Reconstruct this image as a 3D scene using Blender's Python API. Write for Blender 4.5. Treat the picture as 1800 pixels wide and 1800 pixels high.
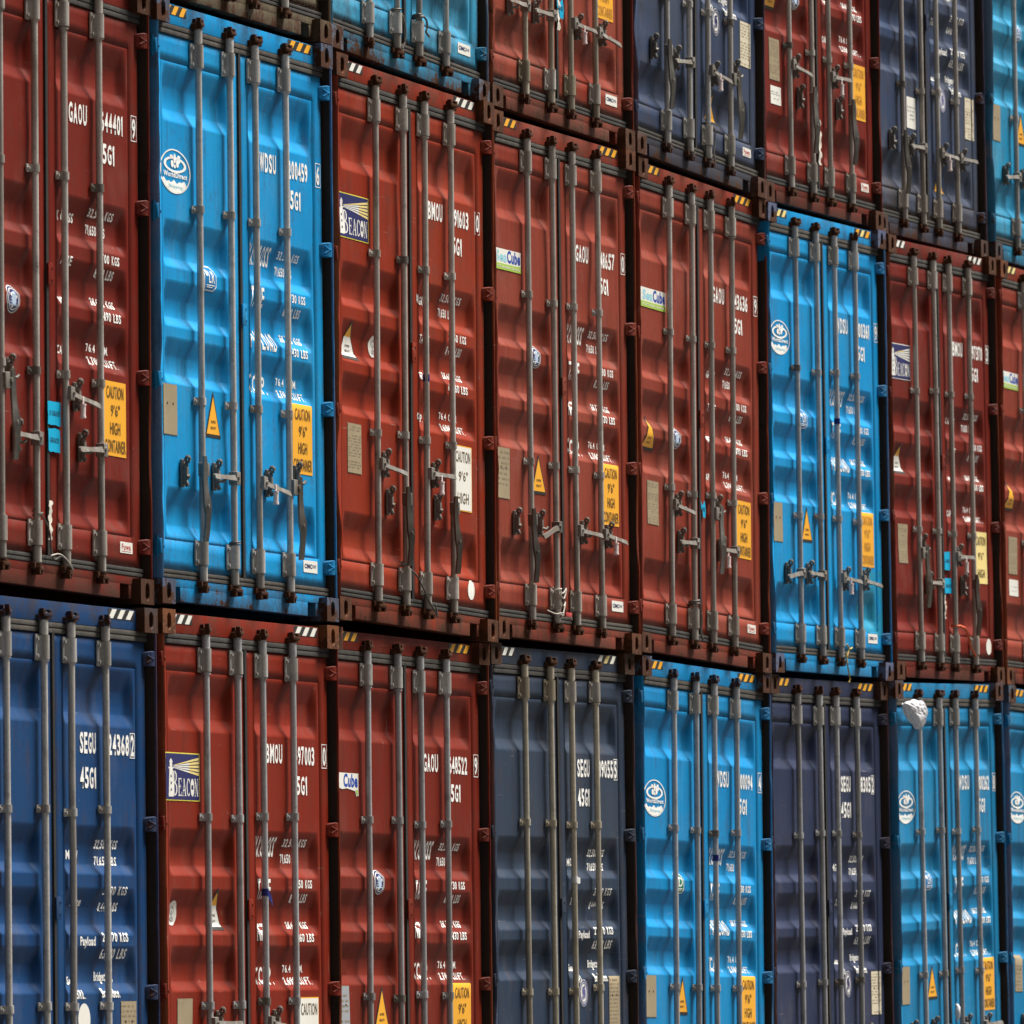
import bpy, bmesh, math, random
import numpy as np
from mathutils import Vector, Matrix

for o in list(bpy.data.objects):
    bpy.data.objects.remove(o)
S = bpy.context.scene
COL = S.collection

# ------------------------------------------------------------------ camera
CAM_F, CAM_YAW, CAM_PITCH, CAM_ROLL = 14508.757, 1.2298658, 0.0607171, -0.0120823
CAM_LOC = Vector((-35.069, -15.163, 0.849))
cd = bpy.data.cameras.new("camera")
cam = bpy.data.objects.new("camera", cd)
COL.objects.link(cam)
cy, sy, cp, sp = math.cos(CAM_YAW), math.sin(CAM_YAW), math.cos(CAM_PITCH), math.sin(CAM_PITCH)
fw = Vector((sy * cp, cy * cp, sp)); rt = Vector((cy, -sy, 0)); up = rt.cross(fw)
r2 = rt * math.cos(CAM_ROLL) + up * math.sin(CAM_ROLL)
u2 = -rt * math.sin(CAM_ROLL) + up * math.cos(CAM_ROLL)
cam.matrix_world = Matrix(((r2.x, u2.x, -fw.x, CAM_LOC.x), (r2.y, u2.y, -fw.y, CAM_LOC.y),
                           (r2.z, u2.z, -fw.z, CAM_LOC.z), (0, 0, 0, 1)))
cd.sensor_width = 36.0
cd.lens = CAM_F / 1800.0 * 36.0
cd.clip_start, cd.clip_end = 1.0, 3000.0
cd.dof.use_dof = True
cd.dof.focus_distance = 43.5
cd.dof.aperture_fstop = 8.0
S.camera = cam

# ------------------------------------------------------------------ sky, sun, exposure
SUN_EL, SUN_AZ = math.radians(62), math.radians(54)      # azimuth from the wall's outward normal (-Y) towards +X
to_sun = Vector((math.sin(SUN_AZ) * math.cos(SUN_EL), -math.cos(SUN_AZ) * math.cos(SUN_EL), math.sin(SUN_EL)))
W = bpy.data.worlds.new("World"); S.world = W; W.use_nodes = True
nt = W.node_tree; nt.nodes.clear()
sky = nt.nodes.new("ShaderNodeTexSky"); sky.sky_type = 'NISHITA'; sky.sun_disc = False
sky.sun_elevation = SUN_EL
sky.sun_rotation = math.atan2(to_sun.x, to_sun.y)
sky.air_density = 1.0; sky.dust_density = 4.0; sky.ozone_density = 1.0
hs = nt.nodes.new("ShaderNodeHueSaturation"); hs.inputs['Saturation'].default_value = 0.30; hs.inputs['Value'].default_value = 0.34
bgn = nt.nodes.new("ShaderNodeBackground"); bgn.inputs['Strength'].default_value = 0.05
wo = nt.nodes.new("ShaderNodeOutputWorld")
nt.links.new(sky.outputs[0], hs.inputs['Color']); nt.links.new(hs.outputs[0], bgn.inputs['Color'])
nt.links.new(bgn.outputs[0], wo.inputs['Surface'])
sl = bpy.data.lights.new("sun", 'SUN'); sl.energy = 5.0; sl.angle = math.radians(34); sl.color = (1.0, 0.96, 0.9)
so = bpy.data.objects.new("sun", sl); COL.objects.link(so)
so.rotation_euler = to_sun.to_track_quat('Z', 'Y').to_euler()
S.view_settings.view_transform = 'Standard'; S.view_settings.look = 'None'
S.view_settings.exposure = 1.24; S.view_settings.gamma = 1.0

# ------------------------------------------------------------------ node helpers
def new_mat(name):
    m = bpy.data.materials.new(name); m.use_nodes = True
    n = m.node_tree.nodes; n.clear()
    out = n.new("ShaderNodeOutputMaterial"); b = n.new("ShaderNodeBsdfPrincipled")
    m.node_tree.links.new(b.outputs[0], out.inputs[0])
    return m, m.node_tree, b

def coords(t, seed, scale=(1, 1, 1)):
    tc = t.nodes.new("ShaderNodeTexCoord"); mp = t.nodes.new("ShaderNodeMapping")
    rr = random.Random(seed)
    mp.inputs['Location'].default_value = (rr.uniform(-50, 50), rr.uniform(-50, 50), rr.uniform(-50, 50))
    mp.inputs['Scale'].default_value = scale
    t.links.new(tc.outputs['Object'], mp.inputs[0])
    return mp.outputs[0], tc.outputs['Object']

def noise(t, vec, scale, detail=4, rough=0.6):
    n = t.nodes.new("ShaderNodeTexNoise"); n.inputs['Scale'].default_value = scale
    n.inputs['Detail'].default_value = detail; n.inputs['Roughness'].default_value = rough
    t.links.new(vec, n.inputs['Vector']); return n.outputs[0]

def rng_(t, v, a, b, c=0.0, d=1.0):
    n = t.nodes.new("ShaderNodeMapRange"); n.inputs[1].default_value = a; n.inputs[2].default_value = b
    n.inputs[3].default_value = c; n.inputs[4].default_value = d
    t.links.new(v, n.inputs[0]); return n.outputs[0]

def math_(t, op, a, b):
    n = t.nodes.new("ShaderNodeMath"); n.operation = op
    for i, x in enumerate((a, b)):
        if isinstance(x, (int, float)): n.inputs[i].default_value = x
        else: t.links.new(x, n.inputs[i])
    return n.outputs[0]

def mix(t, f, a, b):
    n = t.nodes.new("ShaderNodeMix"); n.data_type = 'RGBA'
    for k, x in ((0, f), (6, a), (7, b)):
        if isinstance(x, (int, float)): n.inputs[k].default_value = x
        elif isinstance(x, (tuple, list)): n.inputs[k].default_value = (x[0], x[1], x[2], 1)
        else: t.links.new(x, n.inputs[k])
    return n.outputs[2]

def bump(t, b, pairs):
    prev = None
    for h, st, dist in pairs:
        n = t.nodes.new("ShaderNodeBump"); n.inputs['Strength'].default_value = st; n.inputs['Distance'].default_value = dist
        t.links.new(h, n.inputs['Height'])
        if prev is not None: t.links.new(prev, n.inputs['Normal'])
        prev = n.outputs[0]
    t.links.new(prev, b.inputs['Normal'])

RUST = (0.075, 0.026, 0.010)
RUST2 = (0.035, 0.015, 0.008)

def paint(name, col, fade, fade_amt=0.4, rust=0.25, dirt=0.35, low=0.5, rough=0.42, seed=0, wear=0.0):
    """container paint: fading in large patches, rain streaks, chips of rust, rust creeping up from the bottom edge"""
    m, t, b = new_mat(name)
    v, raw = coords(t, seed)
    vs, _ = coords(t, seed + 7, (22, 22, 0.8))
    big = noise(t, v, 0.9, 3, 0.5); med = noise(t, v, 6, 6, 0.65); fine = noise(t, v, 45, 5, 0.7)
    streak = noise(t, vs, 1.0, 4, 0.6)
    c = mix(t, math_(t, 'MULTIPLY', rng_(t, big, 0.38, 0.68), fade_amt), col, fade)
    c = mix(t, math_(t, 'MULTIPLY', rng_(t, streak, 0.5, 0.78), 0.22), c, fade)
    dk = tuple(x * 0.35 + 0.006 for x in col)
    c = mix(t, math_(t, 'MULTIPLY', math_(t, 'MULTIPLY', rng_(t, streak, 0.44, 0.26), rng_(t, med, 0.38, 0.58)), min(1.0, dirt * 1.3)), c, dk)
    c = mix(t, math_(t, 'MULTIPLY', rng_(t, fine, 0.45, 0.8), 0.16), c, dk)
    # chalky bloom, fine scrapes, rust weeping down from chips
    chalk = noise(t, coords(t, seed + 11, (2.2, 1, 1.4))[0], 1.6, 5, 0.62)
    c = mix(t, math_(t, 'MULTIPLY', rng_(t, chalk, 0.54, 0.74), 0.34 * (0.4 + fade_amt)), c, tuple(0.72 * x + 0.28 * y for x, y in zip(fade, (0.30, 0.27, 0.25))))
    for k, (sx, sz, th) in enumerate(((3.0, 70.0, 0.70), (60.0, 4.0, 0.72), (18.0, 26.0, 0.73))):
        sc = noise(t, coords(t, seed + 20 + k, (sx, 1, sz))[0], 1.0, 3, 0.55)
        c = mix(t, math_(t, 'MULTIPLY', math_(t, 'MULTIPLY', rng_(t, sc, th, th + 0.03), rng_(t, chalk, 0.42, 0.56)), 0.45), c, tuple(0.5 * x + 0.5 * y for x, y in zip(fade, (0.40, 0.34, 0.30))))
    run = noise(t, coords(t, seed + 31, (30, 1, 1.1))[0], 1.0, 3, 0.5)
    c = mix(t, math_(t, 'MULTIPLY', math_(t, 'MULTIPLY', rng_(t, run, 0.56, 0.70), rng_(t, med, 0.40, 0.56)), 0.5 + 0.5 * rust), c, tuple(0.35 * x + 0.55 * y for x, y in zip(col, (0.085, 0.040, 0.020))))
    sep = t.nodes.new("ShaderNodeSeparateXYZ"); t.links.new(raw, sep.inputs[0])
    lowz = rng_(t, sep.outputs[2], 0.0, 0.42, low * 0.24, 0.0)
    edge = math_(t, 'ADD', lowz, rng_(t, sep.outputs[2], 2.76, 2.90, 0.0, low * 0.16))
    lip = math_(t, 'MULTIPLY', math_(t, 'MULTIPLY', rng_(t, sep.outputs[2], 0.13, 0.02), low * 0.16), rng_(t, streak, 0.35, 0.6))
    edge = math_(t, 'ADD', edge, lip)
    if wear:
        for x0 in (0.062, 1.188, 1.226, 2.376):
            dx = math_(t, 'ABSOLUTE', math_(t, 'SUBTRACT', sep.outputs[0], x0), 0.0)
            edge = math_(t, 'ADD', edge, rng_(t, dx, 0.035, 0.0, 0.0, wear))
        for zc, amt in ((2.73, 0.8), (0.31, 0.5), (0.175, 1.0)):
            dz = math_(t, 'ABSOLUTE', math_(t, 'SUBTRACT', sep.outputs[2], zc), 0.0)
            edge = math_(t, 'ADD', edge, rng_(t, dz, 0.03, 0.0, 0.0, wear * amt))
    rv = math_(t, 'ADD', math_(t, 'ADD', math_(t, 'MULTIPLY', med, 0.65), math_(t, 'MULTIPLY', fine, 0.35)), edge)
    grime = rng_(t, rv, 0.52, 0.68)
    c = mix(t, math_(t, 'MULTIPLY', grime, 0.75 * min(1, low + 0.2)), c, tuple(x * 0.16 + y * 0.52 for x, y in zip(col, (0.070, 0.050, 0.032))))
    rmask = rng_(t, rv, 0.775 - 0.13 * rust, 0.805 - 0.13 * rust)
    rc = mix(t, fine, RUST2, RUST)
    c = mix(t, rmask, c, rc)
    t.links.new(c, b.inputs['Base Color'])
    r = math_(t, 'ADD', rng_(t, med, 0.3, 0.7, rough - 0.07, rough + 0.15), math_(t, 'MULTIPLY', rmask, 0.35))
    t.links.new(r, b.inputs['Roughness'])
    b.inputs['Specular IOR Level'].default_value = 0.14
    dv, _ = coords(t, seed + 3, (1, 1, 0.55))
    bump(t, b, [(noise(t, dv, 4.5, 2, 0.4), 0.12, 0.02), (med, 0.05, 0.006), (rmask, 0.25, 0.002)])
    return m

def steel(name, col, warm, rust=0.3, rough=0.46, metal=0.25, seed=0):
    """galvanised rod steel with spangle, oil-dark patches and rust"""
    m, t, b = new_mat(name)
    v, raw = coords(t, seed); vs, _ = coords(t, seed + 5, (20, 20, 1.6))
    oi = t.nodes.new("ShaderNodeObjectInfo")
    va = t.nodes.new("ShaderNodeVectorMath"); va.operation = 'ADD'
    cmb = t.nodes.new("ShaderNodeCombineXYZ")
    t.links.new(math_(t, 'MULTIPLY', oi.outputs['Random'], 37.0), cmb.inputs[2])
    t.links.new(v, va.inputs[0]); t.links.new(cmb.outputs[0], va.inputs[1]); v = va.outputs[0]
    vb = t.nodes.new("ShaderNodeVectorMath"); vb.operation = 'ADD'
    t.links.new(vs, vb.inputs[0]); t.links.new(cmb.outputs[0], vb.inputs[1]); vs = vb.outputs[0]
    fine = noise(t, v, 70, 4, 0.75); med = noise(t, v, 9, 6, 0.7); st = noise(t, vs, 1.0, 5, 0.65)
    c = mix(t, rng_(t, st, 0.4, 0.7), col, warm)
    dk = tuple(x * 0.35 for x in col)
    c = mix(t, math_(t, 'MULTIPLY', rng_(t, fine, 0.42, 0.75), 0.5), c, dk)
    c = mix(t, math_(t, 'MULTIPLY', rng_(t, med, 0.52, 0.66), 0.55), c, dk)
    rm = rng_(t, math_(t, 'ADD', math_(t, 'MULTIPLY', med, 0.6), math_(t, 'MULTIPLY', fine, 0.4)), 0.69 - 0.16 * rust, 0.73 - 0.14 * rust)
    c = mix(t, math_(t, 'MULTIPLY', rm, 0.8), c, RUST)
    sepz = t.nodes.new("ShaderNodeSeparateXYZ"); t.links.new(raw, sepz.inputs[0])
    lowd = math_(t, 'MULTIPLY', rng_(t, sepz.outputs[2], 1.3, 0.2), rng_(t, st, 0.32, 0.62))
    c = mix(t, math_(t, 'MULTIPLY', lowd, 0.6), c, (0.11, 0.085, 0.06))
    c = mix(t, math_(t, 'MULTIPLY', rng_(t, noise(t, vs, 0.45, 3, 0.6), 0.50, 0.66), 0.5), c, (0.12, 0.085, 0.055))
    tone = rng_(t, oi.outputs['Random'], 0, 1, 0.0, 0.34)
    c = mix(t, tone, c, dk)
    t.links.new(c, b.inputs['Base Color'])
    b.inputs['Metallic'].default_value = metal
    t.links.new(rng_(t, fine, 0.3, 0.7, rough - 0.1, rough + 0.15), b.inputs['Roughness'])
    bump(t, b, [(fine, 0.25, 0.002), (med, 0.2, 0.003)])
    return m

def flat(name, col, rough=0.5, wear=0.25, wearcol=None, seed=1, scale=30, thr=0.55):
    m, t, b = new_mat(name)
    v, raw = coords(t, seed)
    n = noise(t, v, scale, 6, 0.7); n2 = noise(t, v, scale * 0.15, 4, 0.6)
    wc = wearcol or tuple(x * 0.55 for x in col)
    c = mix(t, math_(t, 'MULTIPLY', rng_(t, n, thr, thr + 0.2), wear), col, wc)
    c = mix(t, math_(t, 'MULTIPLY', rng_(t, n2, 0.45, 0.7), wear * 0.8), c, wc)
    t.links.new(c, b.inputs['Base Color']); b.inputs['Roughness'].default_value = rough
    b.inputs['Specular IOR Level'].default_value = 0.35
    bump(t, b, [(n2, 0.1, 0.004)])
    return m

M = {}
M['white_paint'] = flat('white_lettering', (0.84, 0.83, 0.79), 0.5, 0.40, (0.45, 0.38, 0.34), 3, 60, 0.6)
M['rod_grey'] = steel('rod_grey', (0.68, 0.66, 0.63), (0.56, 0.51, 0.45), 0.25, seed=1)
M['rod_warm'] = steel('rod_warm', (0.64, 0.60, 0.55), (0.49, 0.43, 0.365), 0.4, seed=2)
M['rod_tan'] = steel('rod_tan', (0.68, 0.61, 0.48), (0.58, 0.50, 0.37), 0.25, seed=3)
M['rod_cold'] = steel('rod_cold', (0.56, 0.565, 0.575), (0.47, 0.46, 0.45), 0.15, seed=4)
M['plate_grey'] = steel('bearing_grey', (0.66, 0.65, 0.62), (0.54, 0.51, 0.46), 0.2, seed=21)
M['plate_warm'] = steel('bearing_warm', (0.66, 0.61, 0.55), (0.52, 0.44, 0.36), 0.3, seed=22)
M['plate_tan_steel'] = steel('bearing_tan', (0.52, 0.45, 0.32), (0.42, 0.35, 0.23), 0.25, seed=23)
M['catch'] = steel('catch_steel', (0.23, 0.215, 0.20), (0.16, 0.125, 0.095), 0.45, seed=5)
M['handle'] = steel('handle_steel', (0.33, 0.315, 0.285), (0.25, 0.215, 0.18), 0.3, seed=6)
M['handle_dark'] = steel('handle_dark_steel', (0.17, 0.158, 0.145), (0.21, 0.175, 0.14), 0.35, seed=16)
M['gasket'] = flat('gasket_rubber', (0.042, 0.038, 0.033), 0.75, 0.6, (0.11, 0.092, 0.068), 7, 22, 0.5)
M['gasket_dark'] = flat('gasket_black_rubber', (0.018, 0.017, 0.016), 0.6, 0.4, (0.06, 0.05, 0.04), 8, 22, 0.5)
M['rust'] = flat('rusty_steel', (0.085, 0.038, 0.018), 0.8, 0.9, (0.02, 0.012, 0.009), 9, 26, 0.42)
M['channel'] = flat('channel_shade_grime', (0.030, 0.018, 0.012), 0.8, 0.6, (0.012, 0.009, 0.008), 46, 9)  # rusty grime brown, taken near black so the colour carries the channel's shade
M['inner'] = flat('dark_container_shell', (0.03, 0.022, 0.018), 0.8, 0.4, None, 10, 6)
M['yellow'] = flat('sticker_yellow', (0.80, 0.38, 0.025), 0.42, 0.2, (0.72, 0.30, 0.05), 11, 25)
M['pale_yellow'] = flat('sticker_faded_yellow', (0.76, 0.60, 0.22), 0.5, 0.25, (0.70, 0.66, 0.5), 12, 25)
M['white_st'] = flat('sticker_white', (0.74, 0.73, 0.67), 0.45, 0.25, (0.6, 0.52, 0.4), 13, 30)
M['black_st'] = flat('sticker_black', (0.022, 0.021, 0.020), 0.5, 0.2, (0.08, 0.06, 0.05), 14, 40)
M['ink'] = flat('sticker_ink', (0.09, 0.05, 0.015), 0.5, 0.4, (0.3, 0.16, 0.03), 15, 60)
M['navy_st'] = flat('sticker_navy', (0.022, 0.024, 0.11), 0.35, 0.15, (0.04, 0.04, 0.14), 16, 30)
M['cyan_st'] = flat('sticker_cyan', (0.0, 0.36, 0.60), 0.45, 0.2, (0.0, 0.28, 0.5), 17, 20)
M['lime_st'] = flat('sticker_green', (0.36, 0.52, 0.07), 0.45, 0.2, None, 18, 30)
M['green_st'] = flat('sticker_dark_green', (0.01, 0.16, 0.09), 0.45, 0.2, None, 19, 30)
M['sky_ink'] = flat('sticker_pale_blue', (0.28, 0.60, 0.70), 0.45, 0.2, None, 20, 30)
M['oct_blue'] = flat('sticker_mid_blue', (0.006, 0.16, 0.40), 0.45, 0.2, None, 47, 30)
M['royal_ink'] = flat('sticker_royal_blue', (0.01, 0.06, 0.36), 0.45, 0.2, None, 21, 30)
M['red_ink'] = flat('sticker_red', (0.45, 0.05, 0.05), 0.45, 0.2, None, 22, 30)
M['grey_ink'] = flat('sticker_grey', (0.30, 0.31, 0.33), 0.45, 0.2, None, 23, 30)
M['plate_tan'] = flat('data_plate_tan', (0.34, 0.27, 0.17), 0.45, 0.5, (0.22, 0.17, 0.10), 24, 14, 0.5)
M['plate_line'] = flat('data_plate_line', (0.20, 0.158, 0.10), 0.6, 0.6, (0.30, 0.24, 0.15), 25, 18, 0.45)
M['cream'] = flat('data_plate_cream', (0.62, 0.56, 0.42), 0.45, 0.35, (0.45, 0.36, 0.22), 26, 18)
M['tape_blue'] = flat('tape_blue', (0.01, 0.015, 0.14), 0.35, 0.2, None, 27, 30)
M['tape_white'] = flat('tape_white', (0.62, 0.61, 0.60), 0.4, 0.2, None, 28, 30)
M['paper'] = flat('torn_paper', (0.66, 0.62, 0.54), 0.7, 0.6, (0.4, 0.33, 0.25), 29, 30, 0.5)
M['seal'] = flat('seal_plastic', (0.78, 0.66, 0.64), 0.4, 0.2, (0.6, 0.45, 0.42), 30, 30)
M['bag'] = flat('bag_plastic', (0.72, 0.72, 0.74), 0.35, 0.3, (0.55, 0.55, 0.58), 31, 8)
_b = M['bag'].node_tree.nodes['Principled BSDF']; _b.inputs['Subsurface Weight'].default_value = 1.0; _b.inputs['Subsurface Radius'].default_value = (0.03, 0.03, 0.03)
M['wire'] = flat('old_wire', (0.10, 0.09, 0.078), 0.5, 0.5, (0.05, 0.03, 0.02), 32, 40)
M['pale_wire'] = flat('pale_wire', (0.42, 0.39, 0.34), 0.5, 0.5, (0.2, 0.17, 0.13), 36, 40)
M['orange'] = flat('orange_strap', (0.62, 0.10, 0.02), 0.5, 0.3, None, 33, 40)
M['straw'] = flat('straw_yellow', (0.45, 0.33, 0.09), 0.7, 0.3, None, 34, 40)
M['patch'] = flat('patch_paint', (0.006, 0.22, 0.37), 0.5, 0.4, (0.01, 0.30, 0.42), 35, 4, 0.5)
M['asphalt'] = flat('asphalt', (0.055, 0.053, 0.05), 0.9, 0.6, (0.09, 0.085, 0.075), 37, 3, 0.45)

# ------------------------------------------------------------------ mesh helpers
def link(name, me, mat=None, parent=None, loc=None):
    """link a mesh object; mat overrides the first slot on the object so mesh data can be shared"""
    o = bpy.data.objects.new(name, me); COL.objects.link(o)
    if parent is not None: o.parent = parent
    if loc is not None: o.location = loc
    if mat is not None:
        if len(me.materials) == 0: me.materials.append(M['rust'])
        o.material_slots[0].link = 'OBJECT'; o.material_slots[0].material = mat
    return o

def to_mesh(bm, name, smooth=None, mats=()):
    bmesh.ops.recalc_face_normals(bm, faces=bm.faces[:])
    me = bpy.data.meshes.new(name)
    if smooth is not None:
        for f in bm.faces: f.smooth = True
        for e in bm.edges:
            if len(e.link_faces) == 2 and e.calc_face_angle(0) > smooth: e.smooth = False
    bm.to_mesh(me); bm.free()
    for m in mats: me.materials.append(m)
    return me

def box(bm, x0, x1, y0, y1, z0, z1, bev=0.0, mi=0):
    vs = [bm.verts.new((x, y, z)) for x in (x0, x1) for y in (y0, y1) for z in (z0, z1)]
    fs = [bm.faces.new([vs[i] for i in q]) for q in ((0, 1, 3, 2), (4, 6, 7, 5), (0, 4, 5, 1), (2, 3, 7, 6), (0, 2, 6, 4), (1, 5, 7, 3))]
    for f in fs: f.material_index = mi
    if bev > 0:
        es = list({e for f in fs for e in f.edges})
        bmesh.ops.bevel(bm, geom=es, offset=bev, segments=2, affect='EDGES', profile=0.6)
    return vs

def cyl(bm, x, y, z0, z1, r, n=14, r1=None, axis='Z', mi=0):
    r1 = r if r1 is None else r1
    def P(a, rr, h):
        c, s = rr * math.cos(a), rr * math.sin(a)
        return (x + c, y + s, h) if axis == 'Z' else ((h, x + c, y + s) if axis == 'X' else (x + c, h, y + s))
    a0 = [bm.verts.new(P(2 * math.pi * i / n, r, z0)) for i in range(n)]
    a1 = [bm.verts.new(P(2 * math.pi * i / n, r1, z1)) for i in range(n)]
    for i in range(n):
        bm.faces.new((a0[i], a0[(i + 1) % n], a1[(i + 1) % n], a1[i])).material_index = mi
    bm.faces.new(a0[::-1]).material_index = mi; bm.faces.new(a1).material_index = mi

def tube(bm, pts, r, n=8, taper=None):
    rings = []
    for i, p in enumerate(pts):
        p = Vector(p)
        d = (Vector(pts[min(i + 1, len(pts) - 1)]) - Vector(pts[max(i - 1, 0)])).normalized()
        a = d.orthogonal().normalized() if abs(d.z) > 0.9 else d.cross(Vector((0, 0, 1))).normalized()
        b = d.cross(a)
        rr = r if taper is None else r * taper(i / (len(pts) - 1))
        rings.append([bm.verts.new(p + a * rr * math.cos(2 * math.pi * k / n) + b * rr * math.sin(2 * math.pi * k / n)) for k in range(n)])
    for q0, q1 in zip(rings, rings[1:]):
        for k in range(n): bm.faces.new((q0[k], q0[(k + 1) % n], q1[(k + 1) % n], q1[k]))
    bm.faces.new(rings[0][::-1]); bm.faces.new(rings[-1])

def strip_loft(bm, secs):
    """secs: list of (centre, half-width vector, half-thickness vector): a flat bar"""
    prev = None
    for c, a, b in secs:
        c, a, b = Vector(c), Vector(a), Vector(b)
        ring = [bm.verts.new(c + a + b), bm.verts.new(c - a + b), bm.verts.new(c - a - b), bm.verts.new(c + a - b)]
        if prev:
            for k in range(4): bm.faces.new((prev[k], prev[(k + 1) % 4], ring[(k + 1) % 4], ring[k]))
        else: bm.faces.new(ring[::-1])
        prev = ring
    bm.faces.new(prev)

# ------------------------------------------------------------------ the container's constants (metres)
CW, CH, CL = 2.438, 2.896, 12.19
ROD_Y = 0.022
RODS = (0.600, 1.030, 1.378, 1.808)
SKIN = 0.050
DEPTH = 0.036
# recess rows: top, end of upper slope, start of lower slope, bottom
REC = ((2.592, 2.482, 2.386, 2.318), (1.850, 1.752, 1.672, 1.618), (1.557, 1.462, 1.388, 1.334),
       (1.284, 1.190, 1.115, 1.060), (0.566, 0.474, 0.390, 0.326))
DOORS = {'L': (0.058, 1.192, 0.185, 1.062), 'R': (1.222, 2.380, 1.352, 2.238)}
DZ0, DZ1 = 0.170, 2.733

def _s(t):
    t = np.clip(t, 0, 1)
    return 0.86 * t + 0.14 * (t * t * (3 - 2 * t))

class Door:
    """height field of one pressed-steel door leaf, dents and all"""
    def __init__(self, side, seed, dents):
        self.side = side; self.u0, self.u1, self.a, self.b = DOORS[side]
        rr = random.Random(seed)
        self.dents = [(rr.uniform(self.a, self.b), rr.uniform(0.25, 2.5), rr.choice((rr.uniform(-0.002, 0.003), rr.uniform(-0.004, 0.008))) * dents, rr.uniform(0.09, 0.22), rr.uniform(0.08, 0.2)) for _ in range(14)]
    def y(self, u, z):
        u = np.asarray(u, float); z = np.asarray(z, float)
        d = np.zeros(np.broadcast(u, z).shape)
        su = _s((u - self.a) / 0.05) * _s((self.b - u) / 0.045)
        for t, t2, b2, b in REC:
            d = d + DEPTH * _s((t - z) / (t - t2)) * _s((z - b) / (b2 - b)) * su
        # the pressed panel sits 2.5 mm behind its welded frame
        inn = np.clip((u - (self.a - 0.022)) / 0.003, 0, 1) * np.clip(((self.b + 0.022) - u) / 0.003, 0, 1) \
            * np.clip((2.606 - z) / 0.003, 0, 1) * np.clip((z - 0.314) / 0.003, 0, 1)
        d = d + 0.0028 * inn
        m = 0.006
        out = np.clip((u - (self.a - 0.022 - m)) / 0.002, 0, 1) * np.clip(((self.b + 0.022 + m) - u) / 0.002, 0, 1) \
            * np.clip((2.606 + m - z) / 0.002, 0, 1) * np.clip((z - 0.314 + m) / 0.002, 0, 1)
        d = d + 0.006 * np.clip(out - inn, 0, 1)
        for du, dz, am, ru, rz in self.dents:
            d = d + am * np.exp(-((u - du) / ru) ** 2 - ((z - dz) / rz) ** 2) * inn
        return SKIN + d
    def zlines(self):
        zs = {DZ0, DZ1, 2.606, 2.603, 0.314, 0.317, 2.612, 2.610, 0.308, 0.310}
        for t, t2, b2, b in REC:
            zs |= set(np.linspace(t, t2, 9)) | set(np.linspace(b2, b, 7)) | {t + 0.004, b - 0.004, (t2 + b2) / 2}
        z = sorted(zs); out = []
        for p, q in zip(z, z[1:]):
            n = max(1, int((q - p) / 0.04)); out += list(np.linspace(p, q, n + 1)[:-1])
        return np.array(out + [z[-1]])
    def ulines(self):
        us = {self.u0, self.u1, self.a - 0.022, self.a - 0.019, self.b + 0.022, self.b + 0.019, self.a - 0.028, self.a - 0.026, self.b + 0.028, self.b + 0.026} | set(np.linspace(self.a, self.a + 0.05, 7)) | set(np.linspace(self.b - 0.045, self.b, 7))
        u = sorted(us); out = []
        for p, q in zip(u, u[1:]):
            n = max(1, int((q - p) / 0.04)); out += list(np.linspace(p, q, n + 1)[:-1])
        return np.array(out + [u[-1]])
    def mesh(self):
        U, Z = self.ulines(), self.zlines(); nu, nz = len(U), len(Z)
        uu, zz = np.meshgrid(U, Z); yy = self.y(uu, zz)
        co = list(np.stack([uu, yy, zz], -1).reshape(-1, 3))
        fa = [(j * nu + i, j * nu + i + 1, (j + 1) * nu + i + 1, (j + 1) * nu + i) for j in range(nz - 1) for i in range(nu - 1)]
        # turned-back edges so the leaf has its 45 mm of thickness
        loop = [i for i in range(nu)] + [j * nu + nu - 1 for j in range(1, nz)] + [(nz - 1) * nu + i for i in range(nu - 2, -1, -1)] + [j * nu for j in range(nz - 2, 0, -1)]
        base = len(co)
        for k in loop: co.append((co[k][0], SKIN + 0.045, co[k][2]))
        n = len(loop)
        for k in range(n):
            fa.append((loop[k], base + k, base + (k + 1) % n, loop[(k + 1) % n]))
        fa.append(tuple(base + k for k in range(n - 1, -1, -1)))
        me = bpy.data.meshes.new('door'); me.from_pydata([tuple(map(float, c)) for c in co], [], fa)
        nf = (nu - 1) * (nz - 1)
        sm = np.zeros(len(fa), bool); sm[:nf] = True
        me.polygons.foreach_set('use_smooth', sm)
        me.update()
        return me

# ------------------------------------------------------------------ decals: flat shapes pressed onto a surface
_glyphs = {}
def text_mesh(s, bold):
    k = (s, bold)
    if k not in _glyphs:
        c = bpy.data.curves.new('t', 'FONT'); c.body = s; c.size = 1.0; c.offset = bold; c.resolution_u = 3
        c.space_character = 1.08
        ob = bpy.data.objects.new('t', c); COL.objects.link(ob)
        dg = bpy.context.evaluated_depsgraph_get(); dg.update()
        me = bpy.data.meshes.new_from_object(ob.evaluated_get(dg))
        co = np.array([v.co[:2] for v in me.vertices]); fa = [tuple(p.vertices) for p in me.polygons]
        co = (co - co.min(0)) / (co.max(0) - co.min(0))
        _glyphs[k] = (co, fa)
        bpy.data.objects.remove(ob); bpy.data.curves.remove(c); bpy.data.meshes.remove(me)
    return _glyphs[k]

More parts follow.
